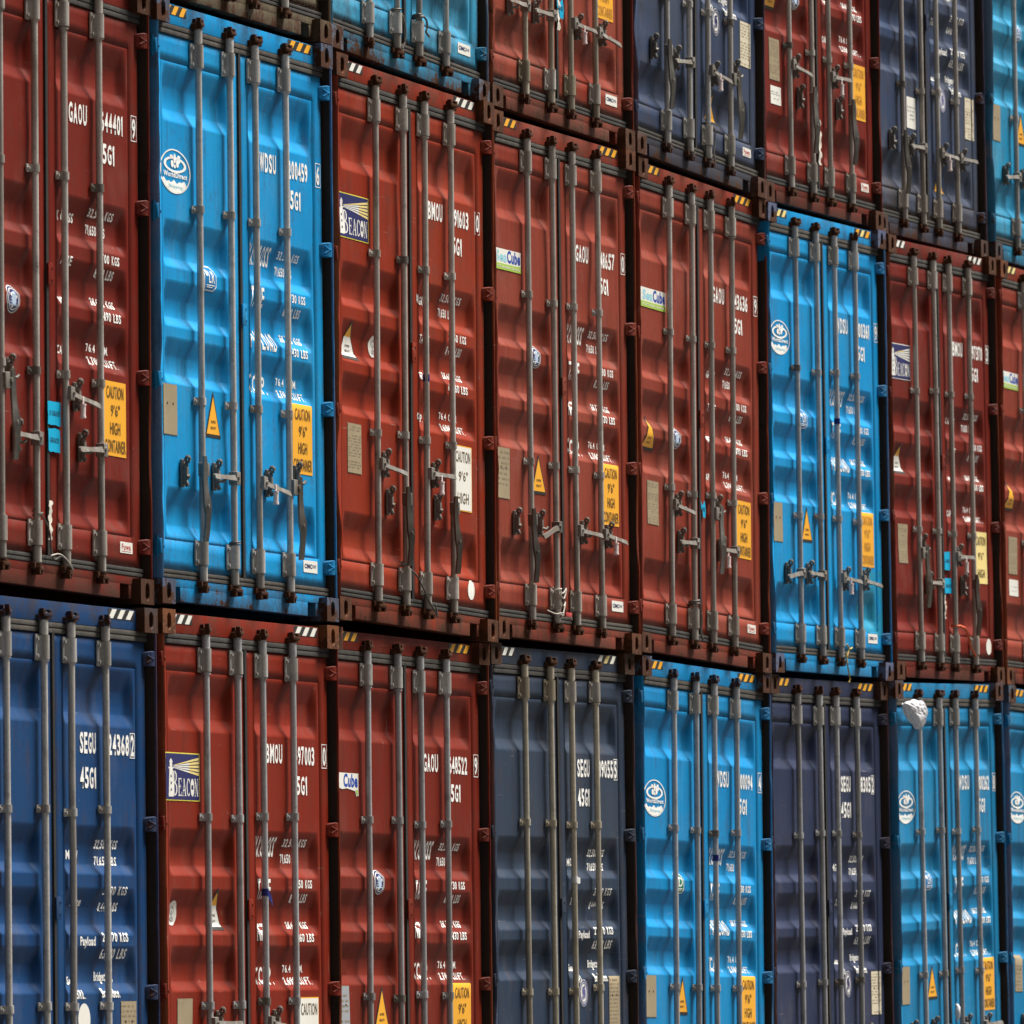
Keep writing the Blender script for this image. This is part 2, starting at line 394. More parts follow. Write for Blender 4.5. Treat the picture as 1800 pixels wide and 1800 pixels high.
class Decal:
    def __init__(self): self.items = []           # (verts 2D, faces, material, layer)
    def poly(self, pts, mat, layer=0):
        self.items.append((np.array(pts, float), [tuple(range(len(pts)))], mat, layer)); return self
    def rect(self, u0, z0, u1, z1, mat, layer=0):
        return self.poly([(u0, z0), (u1, z0), (u1, z1), (u0, z1)], mat, layer)
    def ellipse(self, cu, cz, ru, rz, mat, layer=0, n=40, a0=0, a1=2 * math.pi):
        return self.poly([(cu + ru * math.cos(a0 + (a1 - a0) * i / n), cz + rz * math.sin(a0 + (a1 - a0) * i / n)) for i in range(n)], mat, layer)
    def ring(self, cu, cz, ru, rz, w, mat, layer=0, n=48, wz=None):
        wz = wz or w
        v = []; f = []
        for i in range(n):
            c, s = math.cos(2 * math.pi * i / n), math.sin(2 * math.pi * i / n)
            v += [(cu + ru * c, cz + rz * s), (cu + (ru - w) * c, cz + (rz - wz) * s)]
            j = (i + 1) % n; f.append((2 * i, 2 * j, 2 * j + 1, 2 * i + 1))
        self.items.append((np.array(v), f, mat, layer)); return self
    def frame(self, u0, z0, u1, z1, w, wz, mat, layer=0):
        v = np.array([(u0, z0), (u1, z0), (u1, z1), (u0, z1), (u0 + w, z0 + wz), (u1 - w, z0 + wz), (u1 - w, z1 - wz), (u0 + w, z1 - wz)])
        self.items.append((v, [(0, 1, 5, 4), (1, 2, 6, 5), (2, 3, 7, 6), (3, 0, 4, 7)], mat, layer)); return self
    def text(self, s, u0, z0, u1, z1, mat, layer=0, bold=0.016):
        co, fa = text_mesh(s, bold)
        self.items.append((np.stack([u0 + co[:, 0] * (u1 - u0), z0 + co[:, 1] * (z1 - z0)], -1), fa, mat, layer)); return self
    def ctext(self, s, u0, z0, u1, z1, mat, layer=0, bold=0.016):
        wt = lambda c: {' ': 0.75, '.': 0.34, ',': 0.34, '1': 0.56, 'I': 0.4, 'M': 1.2, 'W': 1.3}.get(c, 1.0)
        tot = sum(wt(c) for c in s); k = (u1 - u0) / tot; u = u0; h = z1 - z0
        for c in s:
            w = wt(c) * k; a, b = u + 0.10 * k, u + w - 0.10 * k; u += w
            if c == ' ': continue
            if c == '.': self.rect(a, z0, b, z0 + 0.13 * h, mat, layer)
            elif c == ',': self.poly([(a, z0 - 0.10 * h), (a + 0.5 * (b - a), z0 - 0.10 * h), (b, z0 + 0.02 * h), (b, z0 + 0.13 * h), (a, z0 + 0.13 * h)], mat, layer)
            elif c == '1':
                st = 0.20 * k; self.poly([(b - st, z0), (b, z0), (b, z1), (b - st, z1), (a, z1 - 0.14 * h), (a, z1 - 0.25 * h), (b - st, z1 - 0.17 * h)], mat, layer)
            else: self.text(c, a, z0, b, z1, mat, layer, bold)
        return self
    def build(self, name, parent, surf, ul=(), zl=(), lift=0.0022):
        mats = []; V = []; F = []; MI = []
        for co, fa, mat, layer in self.items:
            if mat not in mats: mats.append(mat)
            bm = bmesh.new(); vs = [bm.verts.new((c[0], c[1], 0)) for c in co]
            for f in fa:
                try: bm.faces.new([vs[i] for i in f])
                except ValueError: pass
            bmesh.ops.triangulate(bm, faces=bm.faces[:])
            lo, hi = co.min(0), co.max(0)
            for ax, lines in ((0, ul), (1, zl)):
                cuts = [q for q in lines if lo[ax] + 1e-4 < q < hi[ax] - 1e-4]
                no = (1, 0, 0) if ax == 0 else (0, 1, 0)
                for q in cuts:
                    bmesh.ops.bisect_plane(bm, geom=bm.verts[:] + bm.edges[:] + bm.faces[:], dist=1e-6, plane_co=(q, 0, 0) if ax == 0 else (0, q, 0), plane_no=no)
            bm.verts.index_update()
            b0 = len(V); P = np.array([v.co[:2] for v in bm.verts])
            yy = surf(P[:, 0], P[:, 1]) - lift - 0.0008 * layer
            V += [(float(p[0]), float(y), float(p[1])) for p, y in zip(P, yy)]
            for f in bm.faces:
                q = [b0 + v.index for v in f.verts]
                a, b, c = (np.array(V[i]) for i in q[:3])
                n = np.cross(b - a, c - a)
                F.append(q if n[1] <= 0 else q[::-1]); MI.append(mats.index(mat))
            bm.free()
        me = bpy.data.meshes.new(name); me.from_pydata(V, [], F)
        for m in mats: me.materials.append(m)
        me.polygons.foreach_set('material_index', MI); me.polygons.foreach_set('use_smooth', [True] * len(F)); me.update()
        o = bpy.data.objects.new(name, me); COL.objects.link(o); o.parent = parent
        return o

# ------------------------------------------------------------------ shared part meshes
def casting_mesh():
    """corner casting 178 x 162 x 118 with real stadium holes in front and side"""
    bm = bmesh.new(); X, Y, Z = 0.170, 0.162, 0.118
    n = 32
    def stad(i, hw, hh):
        a = 2 * math.pi * i / n; c, s = math.cos(a), math.sin(a)
        r = hw; return (r * c, r * s + (hh - r) * (1 if s > 1e-6 else (-1 if s < -1e-6 else 0)))
    def rectp(i, w, h):
        a = 2 * math.pi * i / n; c, s = math.cos(a), math.sin(a)
        k = min(w / abs(c) if abs(c) > 1e-9 else 1e9, h / abs(s) if abs(s) > 1e-9 else 1e9)
        if abs(abs(a % (math.pi / 2)) - math.pi / 4) < 0.11: return (math.copysign(w, c), math.copysign(h, s))
        return (k * c, k * s)
    def face(mp, w, h, hw, hh, deep, cx, cz):
        o = [bm.verts.new(mp(*[p + q for p, q in zip(rectp(i, w, h), (cx, cz))], 0.0)) for i in range(n)]
        l0 = [bm.verts.new(mp(*[p + q for p, q in zip(stad(i, hw + 0.003, hh + 0.003), (cx, cz))], 0.0)) for i in range(n)]
        l1 = [bm.verts.new(mp(*[p + q for p, q in zip(stad(i, hw, hh), (cx, cz))], 0.004)) for i in range(n)]
        l2 = [bm.verts.new(mp(*[p + q for p, q in zip(stad(i, hw, hh), (cx, cz))], deep)) for i in range(n)]
        for A, B in ((o, l0), (l0, l1), (l1, l2)):
            for i in range(n):
                j = (i + 1) % n; bm.faces.new((A[i], A[j], B[j], B[i]))
        bm.faces.new(l2)
    face(lambda a, b, d: (a, d, b), X / 2, Z / 2, 0.025, 0.039, 0.075, X / 2, Z / 2)
    face(lambda a, b, d: (d, a, b), Y / 2, Z / 2, 0.028, 0.039, 0.012, Y / 2, Z / 2)
    q = lambda pts: bm.faces.new([bm.verts.new(p) for p in pts])
    q([(X, 0, 0), (X, Y, 0), (X, Y, Z), (X, 0, Z)]); q([(0, Y, 0), (0, Y, Z), (X, Y, Z), (X, Y, 0)])
    q([(0, 0, 0), (0, Y, 0), (X, Y, 0), (X, 0, 0)]); q([(0, 0, Z), (X, 0, Z), (X, Y, Z), (0, Y, Z)])
    bmesh.ops.remove_doubles(bm, verts=bm.verts[:], dist=1e-5)
    es = [e for e in bm.edges if len(e.link_faces) == 2 and e.calc_face_angle(0) > 1.4 and e.calc_length() > 0.03
          and all(min(abs(v.co.x), abs(v.co.x - X)) < 1e-5 or min(abs(v.co.z), abs(v.co.z - Z)) < 1e-5 for v in e.verts)
          and all(sum((abs(v.co.x) < 1e-5, abs(v.co.x - X) < 1e-5, abs(v.co.y) < 1e-5, abs(v.co.y - Y) < 1e-5, abs(v.co.z) < 1e-5, abs(v.co.z - Z) < 1e-5)) >= 2 for v in e.verts)]
    return to_mesh(bm, 'corner_casting')

def rod_mesh(bend=0.0, seed=0):
    bm = bmesh.new(); rr = random.Random(seed)
    ph = rr.uniform(0, 6)
    pts = []
    for i in range(25):
        z = 0.095 + (2.825 - 0.095) * i / 24
        e = math.sin(math.pi * i / 24)
        pts.append((bend * e * math.sin(i * 0.42 + ph), ROD_Y + 0.4 * bend * e * math.cos(i * 0.31 + ph), z))
    tube(bm, pts, 0.0172, 14)
    for z0, z1, r in ((2.722, 2.790, 0.0215), (0.128, 0.200, 0.0215), (2.597, 2.606, 0.0235), (0.306, 0.318, 0.0235)):
        cyl(bm, 0, ROD_Y, z0, z1, r, 16)
    return to_mesh(bm, 'lock_rod', 0.7)

def bearing_mesh():
    bm = bmesh.new()
    box(bm, -0.060, 0.060, 0.037, 0.047, -0.061, 0.061, 0.003)
    # hump round the rod
    n = 10; r = 0.030
    pr = [(-0.036, 0.038)] + [(r * math.cos(math.pi + math.pi * i / n), ROD_Y + r * 0.9 * math.sin(math.pi + math.pi * i / n)) for i in range(n + 1)] + [(0.036, 0.038)]
    lo = [bm.verts.new((x, y, -0.056)) for x, y in pr]; hi = [bm.verts.new((x, y, 0.056)) for x, y in pr]
    for i in range(len(pr) - 1): bm.faces.new((lo[i], lo[i + 1], hi[i + 1], hi[i]))
    bm.faces.new(lo); bm.faces.new(hi[::-1])
    for sx in (-1, 1):
        for sz in (-0.04, 0.04):
            cyl(bm, sx * 0.048, sz, 0.027, 0.040, 0.0085, 8, axis='Y')
    return to_mesh(bm, 'bearing', 0.75)

def guide_mesh():
    bm = bmesh.new()
    box(bm, -0.058, 0.058, 0.039, 0.047, -0.0185, 0.0185, 0.003)
    n = 8; r = 0.024
    pr = [(-0.030, 0.040)] + [(r * math.cos(math.pi + math.pi * i / n), ROD_Y + r * 0.95 * math.sin(math.pi + math.pi * i / n)) for i in range(n + 1)] + [(0.030, 0.040)]
    lo = [bm.verts.new((x, y, -0.0185)) for x, y in pr]; hi = [bm.verts.new((x, y, 0.0185)) for x, y in pr]
    for i in range(len(pr) - 1): bm.faces.new((lo[i], lo[i + 1], hi[i + 1], hi[i]))
    bm.faces.new(lo); bm.faces.new(hi[::-1])
    for sx in (-1, 1): cyl(bm, sx * 0.046, 0, 0.029, 0.041, 0.0075, 8, axis='Y')
    return to_mesh(bm, 'guide_bracket', 0.75)

def cam_mesh(upside):
    """cam claw at the rod's end and the keeper it bites into"""
    bm = bmesh.new(); s = 1 if upside else -1
    cyl(bm, 0, ROD_Y, min(0, s * 0.02), max(0, s * 0.02), 0.026, 12)
    box(bm, -0.036, 0.034, -0.006, 0.030, *sorted((s * 0.014, s * 0.032)), 0.004)
    box(bm, -0.040, -0.018, -0.004, 0.020, *sorted((s * 0.024, s * 0.054)), 0.004)
    box(bm, 0.018, 0.042, 0.000, 0.028, *sorted((s * 0.022, s * 0.050)), 0.005)
    box(bm, -0.050, -0.022, 0.018, 0.046, *sorted((s * -0.004, s * 0.026)), 0.004)
    box(bm, 0.030, 0.056, 0.016, 0.046, *sorted((s * 0.000, s * 0.034)), 0.004)
    box(bm, -0.012, 0.012, 0.028, 0.046, *sorted((s * 0.03, s * 0.052)), 0.003)
    return to_mesh(bm, 'cam', 0.6)

def hinge_mesh(mirror):
    """tapered hinge blade from the door stile to the pin on the corner post"""
    bm = bmesh.new()
    h = 0.037
    p = [(-0.052, 0.047, 0.7), (-0.040, 0.034, 0.84), (-0.012, 0.012, 1.0), (0.030, 0.004, 1.0), (0.042, 0.010, 0.94)]
    q = [(-0.052, 0.052), (-0.040, 0.052), (-0.012, 0.060), (0.030, 0.055), (0.042, 0.050)]
    fr = [[bm.verts.new((x, y, -h * k)) for x, y, k in p], [bm.verts.new((x, y, h * k)) for x, y, k in p]]
    bk = [[bm.verts.new((x, y, -h * k[2])) for (x, y), k in zip(q, p)], [bm.verts.new((x, y, h * k[2])) for (x, y), k in zip(q, p)]]
    n = len(p)
    for i in range(n - 1):
        bm.faces.new((fr[0][i], fr[0][i + 1], fr[1][i + 1], fr[1][i])); bm.faces.new((bk[0][i], bk[1][i], bk[1][i + 1], bk[0][i + 1]))
        bm.faces.new((fr[1][i], fr[1][i + 1], bk[1][i + 1], bk[1][i])); bm.faces.new((fr[0][i], bk[0][i], bk[0][i + 1], fr[0][i + 1]))
    bm.faces.new((fr[0][0], fr[1][0], bk[1][0], bk[0][0])); bm.faces.new((fr[0][-1], bk[0][-1], bk[1][-1], fr[1][-1]))
    bmesh.ops.bevel(bm, geom=bm.edges[:], offset=0.003, segments=1, affect='EDGES')
    # embossed triangle rib on the blade and the pin
    for a, b in (((-0.034, 0.026, -0.018), (0.006, 0.006, 0.004)), ((-0.034, 0.026, 0.018), (0.006, 0.006, -0.004))):
        tube(bm, [a, b], 0.004, 6)
    cyl(bm, 0.034, 0.030, -0.050, 0.050, 0.010, 10)
    if mirror:
        for v in bm.verts: v.co.x = -v.co.x
    return to_mesh(bm, 'hinge', 0.6)

def catch_mesh(d):
    """handle retainer: wall plate, upper hook ring, lower lug"""
    bm = bmesh.new()
    box(bm, -0.019, 0.019, 0.032, 0.047, -0.070, 0.066, 0.006)
    box(bm, -0.013, 0.014, 0.010, 0.033, -0.034, 0.026, 0.005)
    tube(bm, [(-0.004, 0.030, 0.026), (0.0, 0.016, 0.040), (0.002, 0.010, 0.056)], 0.012, 8)
    tube(bm, [(0.0, 0.012 + 0.011 * math.sin(a), 0.064 + 0.014 * math.cos(a)) for a in np.linspace(0, 2 * math.pi, 11)], 0.0085, 6)
    tube(bm, [(0.0, 0.030, -0.034), (-0.002, 0.018, -0.050), (0.0, 0.012, -0.066)], 0.013, 8, lambda s: 1 - 0.2 * s)
    tube(bm, [(0.004, 0.016, -0.020), (0.020 * d, 0.000, -0.026), (0.034 * d, -0.006, -0.014)], 0.008, 6)
    return to_mesh(bm, 'handle_catch', 0.7)

def handle_mesh(kind, drop=0.36):
    bm = bmesh.new()
    d = -1 if kind in ('L', 'l') else 1
    if kind in 'LRl':
        box(bm, *sorted((-0.012 * d, 0.040 * d)), -0.008, 0.040, -0.034, 0.030, 0.005)
        cyl(bm, d * 0.022, 0.0, -0.016, -0.004, 0.010, 10, axis='Y')
        tw = -0.055 if kind == 'l' else -0.012
        secs = []
        for s, hz, th, y in ((0.01, 0.015, 0.007, 0.004), (0.05, 0.014, 0.007, 0.002), (0.10, 0.012, 0.006, 0.006), (0.17, 0.011, 0.006, 0.000),
                             (0.22, 0.010, 0.007, -0.004), (0.29, 0.012, 0.007, -0.008), (0.335, 0.013, 0.006, -0.010), (0.350, 0.009, 0.005, -0.010)):
            secs.append(((d * s, y - (0.03 * s if kind == 'l' else 0), tw * s / 0.38), (0, 0.3 * hz, hz), (0, th, -0.1 * th)))
        strip_loft(bm, secs)
    else:
        ox = -0.055 if kind == 'H' else 0.06
        if kind == 'h':
            box(bm, -0.010, 0.085, -0.004, 0.040, -0.040, 0.036, 0.005)
            cyl(bm, 0.050, 0.0, -0.014, -0.002, 0.012, 10, axis='Y')
        else:
            box(bm, -0.050, 0.022, -0.006, 0.030, -0.045, 0.020, 0.005)
        secs = []
        for s, w, th, y, x in ((-0.05, 0.008, 0.006, -0.010, 0), (0.0, 0.012, 0.006, -0.010, 0), (0.06, 0.013, 0.006, -0.008, 0.002), (0.12, 0.014, 0.006, -0.014, -0.004),
                               (0.18, 0.021, 0.006, -0.022, -0.006), (0.22, 0.017, 0.006, -0.022, 0.002), (0.27, 0.013, 0.006, -0.016, 0.010), (0.32, 0.014, 0.006, -0.010, 0.012), (drop, 0.013, 0.005, -0.006, 0.010)):
            secs.append(((ox + x, y, -s * drop / 0.36), (w * 0.75, -w * 0.6, 0), (th * 0.5, th, 0)))
        strip_loft(bm, secs)
        cyl(bm, ox - 0.005, -0.19 * drop / 0.36, -0.034, -0.018, 0.009, 8, axis='Y')
    bmesh.ops.recalc_face_normals(bm, faces=bm.faces[:])
    return to_mesh(bm, 'handle', 0.6)

def shell_mesh():
    """corrugated side walls, roof, floor and back of the 40-foot box"""
    bm = bmesh.new()
    y0, y1, z0, z1 = 0.12, CL, 0.10, 2.84
    prof = []; y = y0
    while y < y1 - 0.28:
        prof += [(y, 0.0), (y + 0.07, 0.0), (y + 0.14, 0.034), (y + 0.21, 0.034)]; y += 0.278
    prof.append((y1, 0.0))
    sides = []
    for x, s in ((0.012, 1), (CW - 0.012, -1)):
        lo = [bm.verts.new((x + s * d, yy, z0)) for yy, d in prof]; hi = [bm.verts.new((x + s * d, yy, z1)) for yy, d in prof]
        for i in range(len(prof) - 1): bm.faces.new((lo[i], lo[i + 1], hi[i + 1], hi[i]))
        sides.append((lo, hi))
    (al, ah), (bl, bh) = sides
    for i in range(len(prof) - 1):
        bm.faces.new((al[i], bl[i], bl[i + 1], al[i + 1])); bm.faces.new((ah[i], ah[i + 1], bh[i + 1], bh[i]))
    bm.faces.new((al[0], ah[0], bh[0], bl[0])); bm.faces.new((al[-1], bl[-1], bh[-1], ah[-1]))
    for x in (0.0, CW - 0.06): box(bm, x, x + 0.06, 0.17, CL, 0.02, 0.097); box(bm, x, x + 0.06, 0.17, CL, 2.843, 2.886)
    return to_mesh(bm, 'container_shell')

def post_mesh(mirror, seed):
    """channel-section corner post: rolled front lip, knocked about"""
    bm = bmesh.new(); rr = random.Random(seed)
    prof = [(0.003, 0.110), (0.003, 0.034), (0.006, 0.018), (0.012, 0.006), (0.018, 0.001), (0.023, 0.003), (0.026, 0.011), (0.026, 0.100), (0.070, 0.105), (0.070, 0.155), (0.003, 0.155)]
    nz = 56; prev = None
    bumps = [(rr.uniform(0.3, 2.6), rr.uniform(0.03, 0.12), rr.uniform(-0.009, 0.007)) for _ in range(9)]
    if seed % 3 == 0: bumps += [(0.75, 0.18, -0.018), (0.45, 0.06, 0.010)]
    for i in range(nz + 1):
        z = 0.119 + (2.777 - 0.119) * i / nz
        off = sum(a * math.exp(-((z - c) / w) ** 2) for c, w, a in bumps) + rr.uniform(-0.0012, 0.0012)
        ring = []
        for k, (x, y) in enumerate(prof):
            wgt = 1.0 if k in (2, 3, 4, 5) else (0.5 if k in (1, 6) else 0)
            ring.append(bm.verts.new((x + off * wgt * 0.8, y - off * wgt * 0.5 + rr.uniform(-0.0006, 0.0006) * wgt, z)))
        if prev:
            for k in range(len(prof)): bm.faces.new((prev[k], prev[(k + 1) % len(prof)], ring[(k + 1) % len(prof)], ring[k])).material_index = 1 if k in (6, 7, 8) else 0   # grimy inner leg, coloured darker to paint in the channel's shade
        else: bm.faces.new(ring[::-1])
        prev = ring
    bm.faces.new(prev)
    if mirror:
        for v in bm.verts: v.co.x = CW - v.co.x
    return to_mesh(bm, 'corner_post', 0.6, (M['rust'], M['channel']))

def header_mesh():
    bm = bmesh.new()
    box(bm, 0.071, CW - 0.071, 0.045, 0.118, 2.787, 2.884, 0.004)
    return to_mesh(bm, 'header_rail', 0.6)

def sill_mesh():
    bm = bmesh.new()
    a, b = 0.345, 2.105
    box(bm, 0.071, CW - 0.071, 0.045, 0.118, 0.088, 0.127, 0.003)
    box(bm, a, b, 0.045, 0.117, 0.020, 0.0878, 0.002)
    for x0, x1 in ((0.171, 0.225), (2.225, CW - 0.171)): box(bm, x0, x1, 0.047, 0.117, 0.022, 0.0878, 0.002)
    return to_mesh(bm, 'sill_rail', 0.6)

def gasket_mesh(side):
    bm = bmesh.new()
    if side == 'L': x0, x1, c0, c1 = 0.0375, 1.2055, 1.1935, 1.2055
    else: x0, x1, c0, c1 = 1.2065, 2.4005, 1.2065, 1.2205
    for z0, z1 in ((2.7355, 2.7845), (0.1295, 0.1675)):
        m = (z0 + z1) / 2
        box(bm, x0, x1, 0.0415, 0.096, z0, m - 0.002, 0.004); box(bm, x0, x1, 0.0400, 0.096, m + 0.002, z1, 0.004)
        box(bm, x0, x1, 0.050, 0.096, m - 0.002, m + 0.002)
    box(bm, c0, c1, 0.040, 0.096, 0.168, 2.735, 0.0, 1)
    e0, e1 = (0.0375, 0.056) if side == 'L' else (2.382, 2.4005)
    box(bm, e0, e1, 0.070, 0.096, 0.168, 2.735, 0.0, 1)
    return to_mesh(bm, 'gasket', 0.6, (M['gasket'], M['gasket_dark']))

def tab_mesh():
    bm = bmesh.new(); box(bm, 1.196, 1.256, 0.030, 0.0385, 1.405, 1.510, 0.003)
    for z in (1.43, 1.485): cyl(bm, 1.24, z, 0.026, 0.032, 0.006, 8, axis='Y')
    return to_mesh(bm, 'overlap_plate', 0.6)

ME = {'casting': casting_mesh(), 'bearing': bearing_mesh(), 'guide': guide_mesh(), 'cam_up': cam_mesh(True), 'cam_dn': cam_mesh(False),
      'hinge_r': hinge_mesh(False), 'hinge_l': hinge_mesh(True), 'catch_r': catch_mesh(1), 'catch_l': catch_mesh(-1), 'shell': shell_mesh(),
      'header': header_mesh(), 'sill': sill_mesh(), 'gasket_l': gasket_mesh('L'), 'gasket_r': gasket_mesh('R'), 'tab': tab_mesh()}
for k in 'LRlHh': ME['handle_' + k] = handle_mesh(k)
RODM = [rod_mesh(b, i) for i, b in enumerate((0.0, 0.0015, 0.003, 0.004))]
RODM.append(rod_mesh(0.016, 9))
def mirrored(me):
    c = me.copy()
    for v in c.vertices: v.co.x = 0.170 - v.co.x
    c.flip_normals(); return c
ME['casting_r'] = mirrored(ME['casting'])

# ------------------------------------------------------------------ decal recipes (container coordinates: u along the door, z up)
def lines(D, u0, z0, u1, z1, n, seed, mat, layer=1):
    rr = random.Random(seed); h = (z1 - z0) / n
    for i in range(n):
        if rr.random() < 0.18: continue
        u = u0 + 0.06 * (u1 - u0) + (rr.uniform(0, 0.3) * (u1 - u0) if rr.random() < 0.3 else 0)
        while u < u1 - 0.15 * (u1 - u0):
            w = rr.uniform(0.06, 0.28) * (u1 - u0)
            D.rect(u, z0 + h * (i + 0.3), min(u + w, u1 - 0.06 * (u1 - u0)), z0 + h * (i + 0.62), mat, layer); u += w + rr.uniform(0.03, 0.16) * (u1 - u0)

def d_world(cu=0.345, cz=2.082):
    D = Decal(); w = M['white_paint']; ru, rz = 0.205, 0.107
    D.ring(cu, cz, ru, rz, 0.013, w, 0, 56, 0.0065)
    D.ring(cu, cz + 0.032, 0.150, 0.038, 0.030, w, 0, 44, 0.0105)
    for i, (x, y, a, b) in enumerate(((-0.035, 0.035, 0.020, 0.018), (0.035, 0.040, 0.018, 0.020), (0.0, 0.062, 0.017, 0.024), (0.055, 0.072, 0.020, 0.008), (-0.045, 0.070, 0.022, 0.008), (0.0, 0.024, 0.014, 0.010), (0.06, 0.050, 0.012, 0.008))):
        D.ellipse(cu + x, cz + y, a, b, w, 1, 14)
    D.text("WorldDirect", cu - 0.155, cz - 0.030, cu + 0.160, cz - 0.004, w, 0, 0.03)
    top = []
    for i in range(25):
        s = i / 24; x = -0.176 + 0.352 * s
        top.append((cu + x, cz - 0.050 + 0.010 * math.sin(s * 18.0) * (0.6 + 0.4 * math.cos(s * 7)) + 0.006 * math.sin(s * 31)))
    bot = []
    for i in range(31):
        a = math.radians(-28) - math.radians(124) * i / 30
        bot.append((cu + (ru - 0.008) * math.cos(a), cz + (rz - 0.004) * math.sin(a)))
    D.poly(top + bot, w, 0)
    D.text("Shipping", cu - 0.085, cz - 0.084, cu + 0.095, cz - 0.064, M['sky_ink'], 1, 0.01)
    return D

SERIF = {   # strokes of a small serif capital alphabet on a 0..1 box
    'stem': lambda x: [[(x, 0), (x + .2, 0), (x + .2, 1), (x, 1)], [(x - .08, 0), (x + .28, 0), (x + .28, .05), (x - .08, .05)], [(x - .08, .95), (x + .28, .95), (x + .28, 1), (x - .08, 1)]],
    'thin': lambda x: [[(x, 0), (x + .08, 0), (x + .08, 1), (x, 1)], [(x - .1, .95), (x + .18, .95), (x + .18, 1), (x - .1, 1)]]}
def arcband(cx, cz, r0, r1, q0, q1, a0, a1, n=14):
    o = [(cx + r0 * math.cos(a0 + (a1 - a0) * i / n), cz + r1 * math.sin(a0 + (a1 - a0) * i / n)) for i in range(n + 1)]
    k = [(cx + q0 * math.cos(a0 + (a1 - a0) * i / n), cz + q1 * math.sin(a0 + (a1 - a0) * i / n)) for i in range(n, -1, -1)]
    return o + k
def serif(ch):
    H = math.pi / 2
    if ch == 'B': return SERIF['stem'](.1) + [arcband(.35, .76, .42, .24, .24, .19, -H, H), arcband(.35, .27, .52, .27, .32, .21, -H, H), [(.2, .95), (.4, .95), (.4, 1), (.2, 1)], [(.2, 0), (.4, 0), (.4, .06), (.2, .06)], [(.2, .5), (.4, .5), (.4, .55), (.2, .55)]]
    if ch == 'E': return SERIF['stem'](.1) + [[(.2, .94), (.85, .94), (.85, 1), (.2, 1)], [(.79, .78), (.85, .78), (.85, 1), (.79, 1)], [(.2, 0), (.9, 0), (.9, .06), (.2, .06)], [(.83, 0), (.9, 0), (.9, .24), (.83, .24)], [(.2, .5), (.65, .5), (.65, .56), (.2, .56)], [(.6, .4), (.65, .4), (.65, .66), (.6, .66)]]
    if ch == 'A': return [[(.42, 1), (.55, 1), (.95, 0), (.72, 0)], [(.42, 1), (.50, 1), (.17, 0), (.09, 0)], [(.2, .3), (.75, .3), (.75, .36), (.2, .36)], [(0, 0), (.3, 0), (.3, .05), (0, .05)], [(.62, 0), (1, 0), (1, .05), (.62, .05)]]
    if ch == 'C': return [arcband(.55, .5, .48, .5, .28, .43, math.radians(42), math.radians(318), 24), [(.84, .70), (.9, .70), (.9, .98), (.84, .98)]]
    if ch == 'O': return [arcband(.5, .5, .48, .5, .26, .43, 0, math.pi, 20), arcband(.5, .5, .48, .5, .26, .43, math.pi, 2 * math.pi, 20)]
    if ch == 'N': return SERIF['thin'](.12) + [[(.05, 1), (.28, 1), (.9, 0), (.72, 0)], [(.82, 0), (.90, 0), (.90, 1), (.82, 1)], [(.72, .95), (1, .95), (1, 1), (.72, 1)], [(.02, 0), (.3, 0), (.3, .05), (.02, .05)]]
    return []

def d_beacon(dz=0.0, yellow=True):
    D = Decal(); u0, u1, z0, z1 = 0.128, 0.590, 1.968 + dz, 2.200 + dz
    w, ye = M['white_st'], M['yellow_bright']
    D.rect(u0, z0, u1, z1, ye if yellow else w, 0); D.rect(u0 + 0.008, z0 + 0.005, u1 - 0.008, z1 - 0.005, M['navy_st'], 1)
    W_, H_ = u1 - u0, z1 - z0
    P = lambda x, y: (u0 + x * W_, z0 + y * H_)
    for i in range(5):
        a0, a1 = 0.915 - i * 0.082, 0.915 - i * 0.082 - 0.055
        b0, b1 = 0.735 - i * 0.012, 0.735 - i * 0.012 - 0.007
        m = 0.62
        q = lambda t, s0, s1: s0 + (s1 - s0) * t
        D.poly([P(.24, b0), P(q(m, .24, .97), q(m, b0, a0)), P(q(m, .24, .97), q(m, b1, a1)), P(.24, b1)], w if i > 0 else M['pale_yellow'], 2)
        D.poly([P(q(m, .24, .97), q(m, b0, a0)), P(.97, a0), P(.97, a1), P(q(m, .24, .97), q(m, b1, a1))], M['pale_yellow'] if yellow else w, 2)
    for pts in (((.10, .08), (.24, .08), (.215, .66), (.125, .66)), ((.10, .66), (.24, .66), (.24, .69), (.10, .69)), ((.135, .69), (.205, .69), (.205, .80), (.135, .80)), ((.12, .80), (.22, .80), (.17, .88))):
        D.poly([P(*p) for p in pts], w, 2)
    for k, y in enumerate((.2, .34, .48)): D.rect(*P(.155, y), *P(.185, y + .05), M['navy_st'], 3)
    x = 0.215
    for i, ch in enumerate("BEACON"):
        h = 0.52 if i == 0 else 0.37; ww = 0.150 if i == 0 else 0.109
        for p in serif(ch): D.poly([P(x + px * ww, 0.10 + py * h) for px, py in p], w, 2)
        x += ww + 0.008
    return D

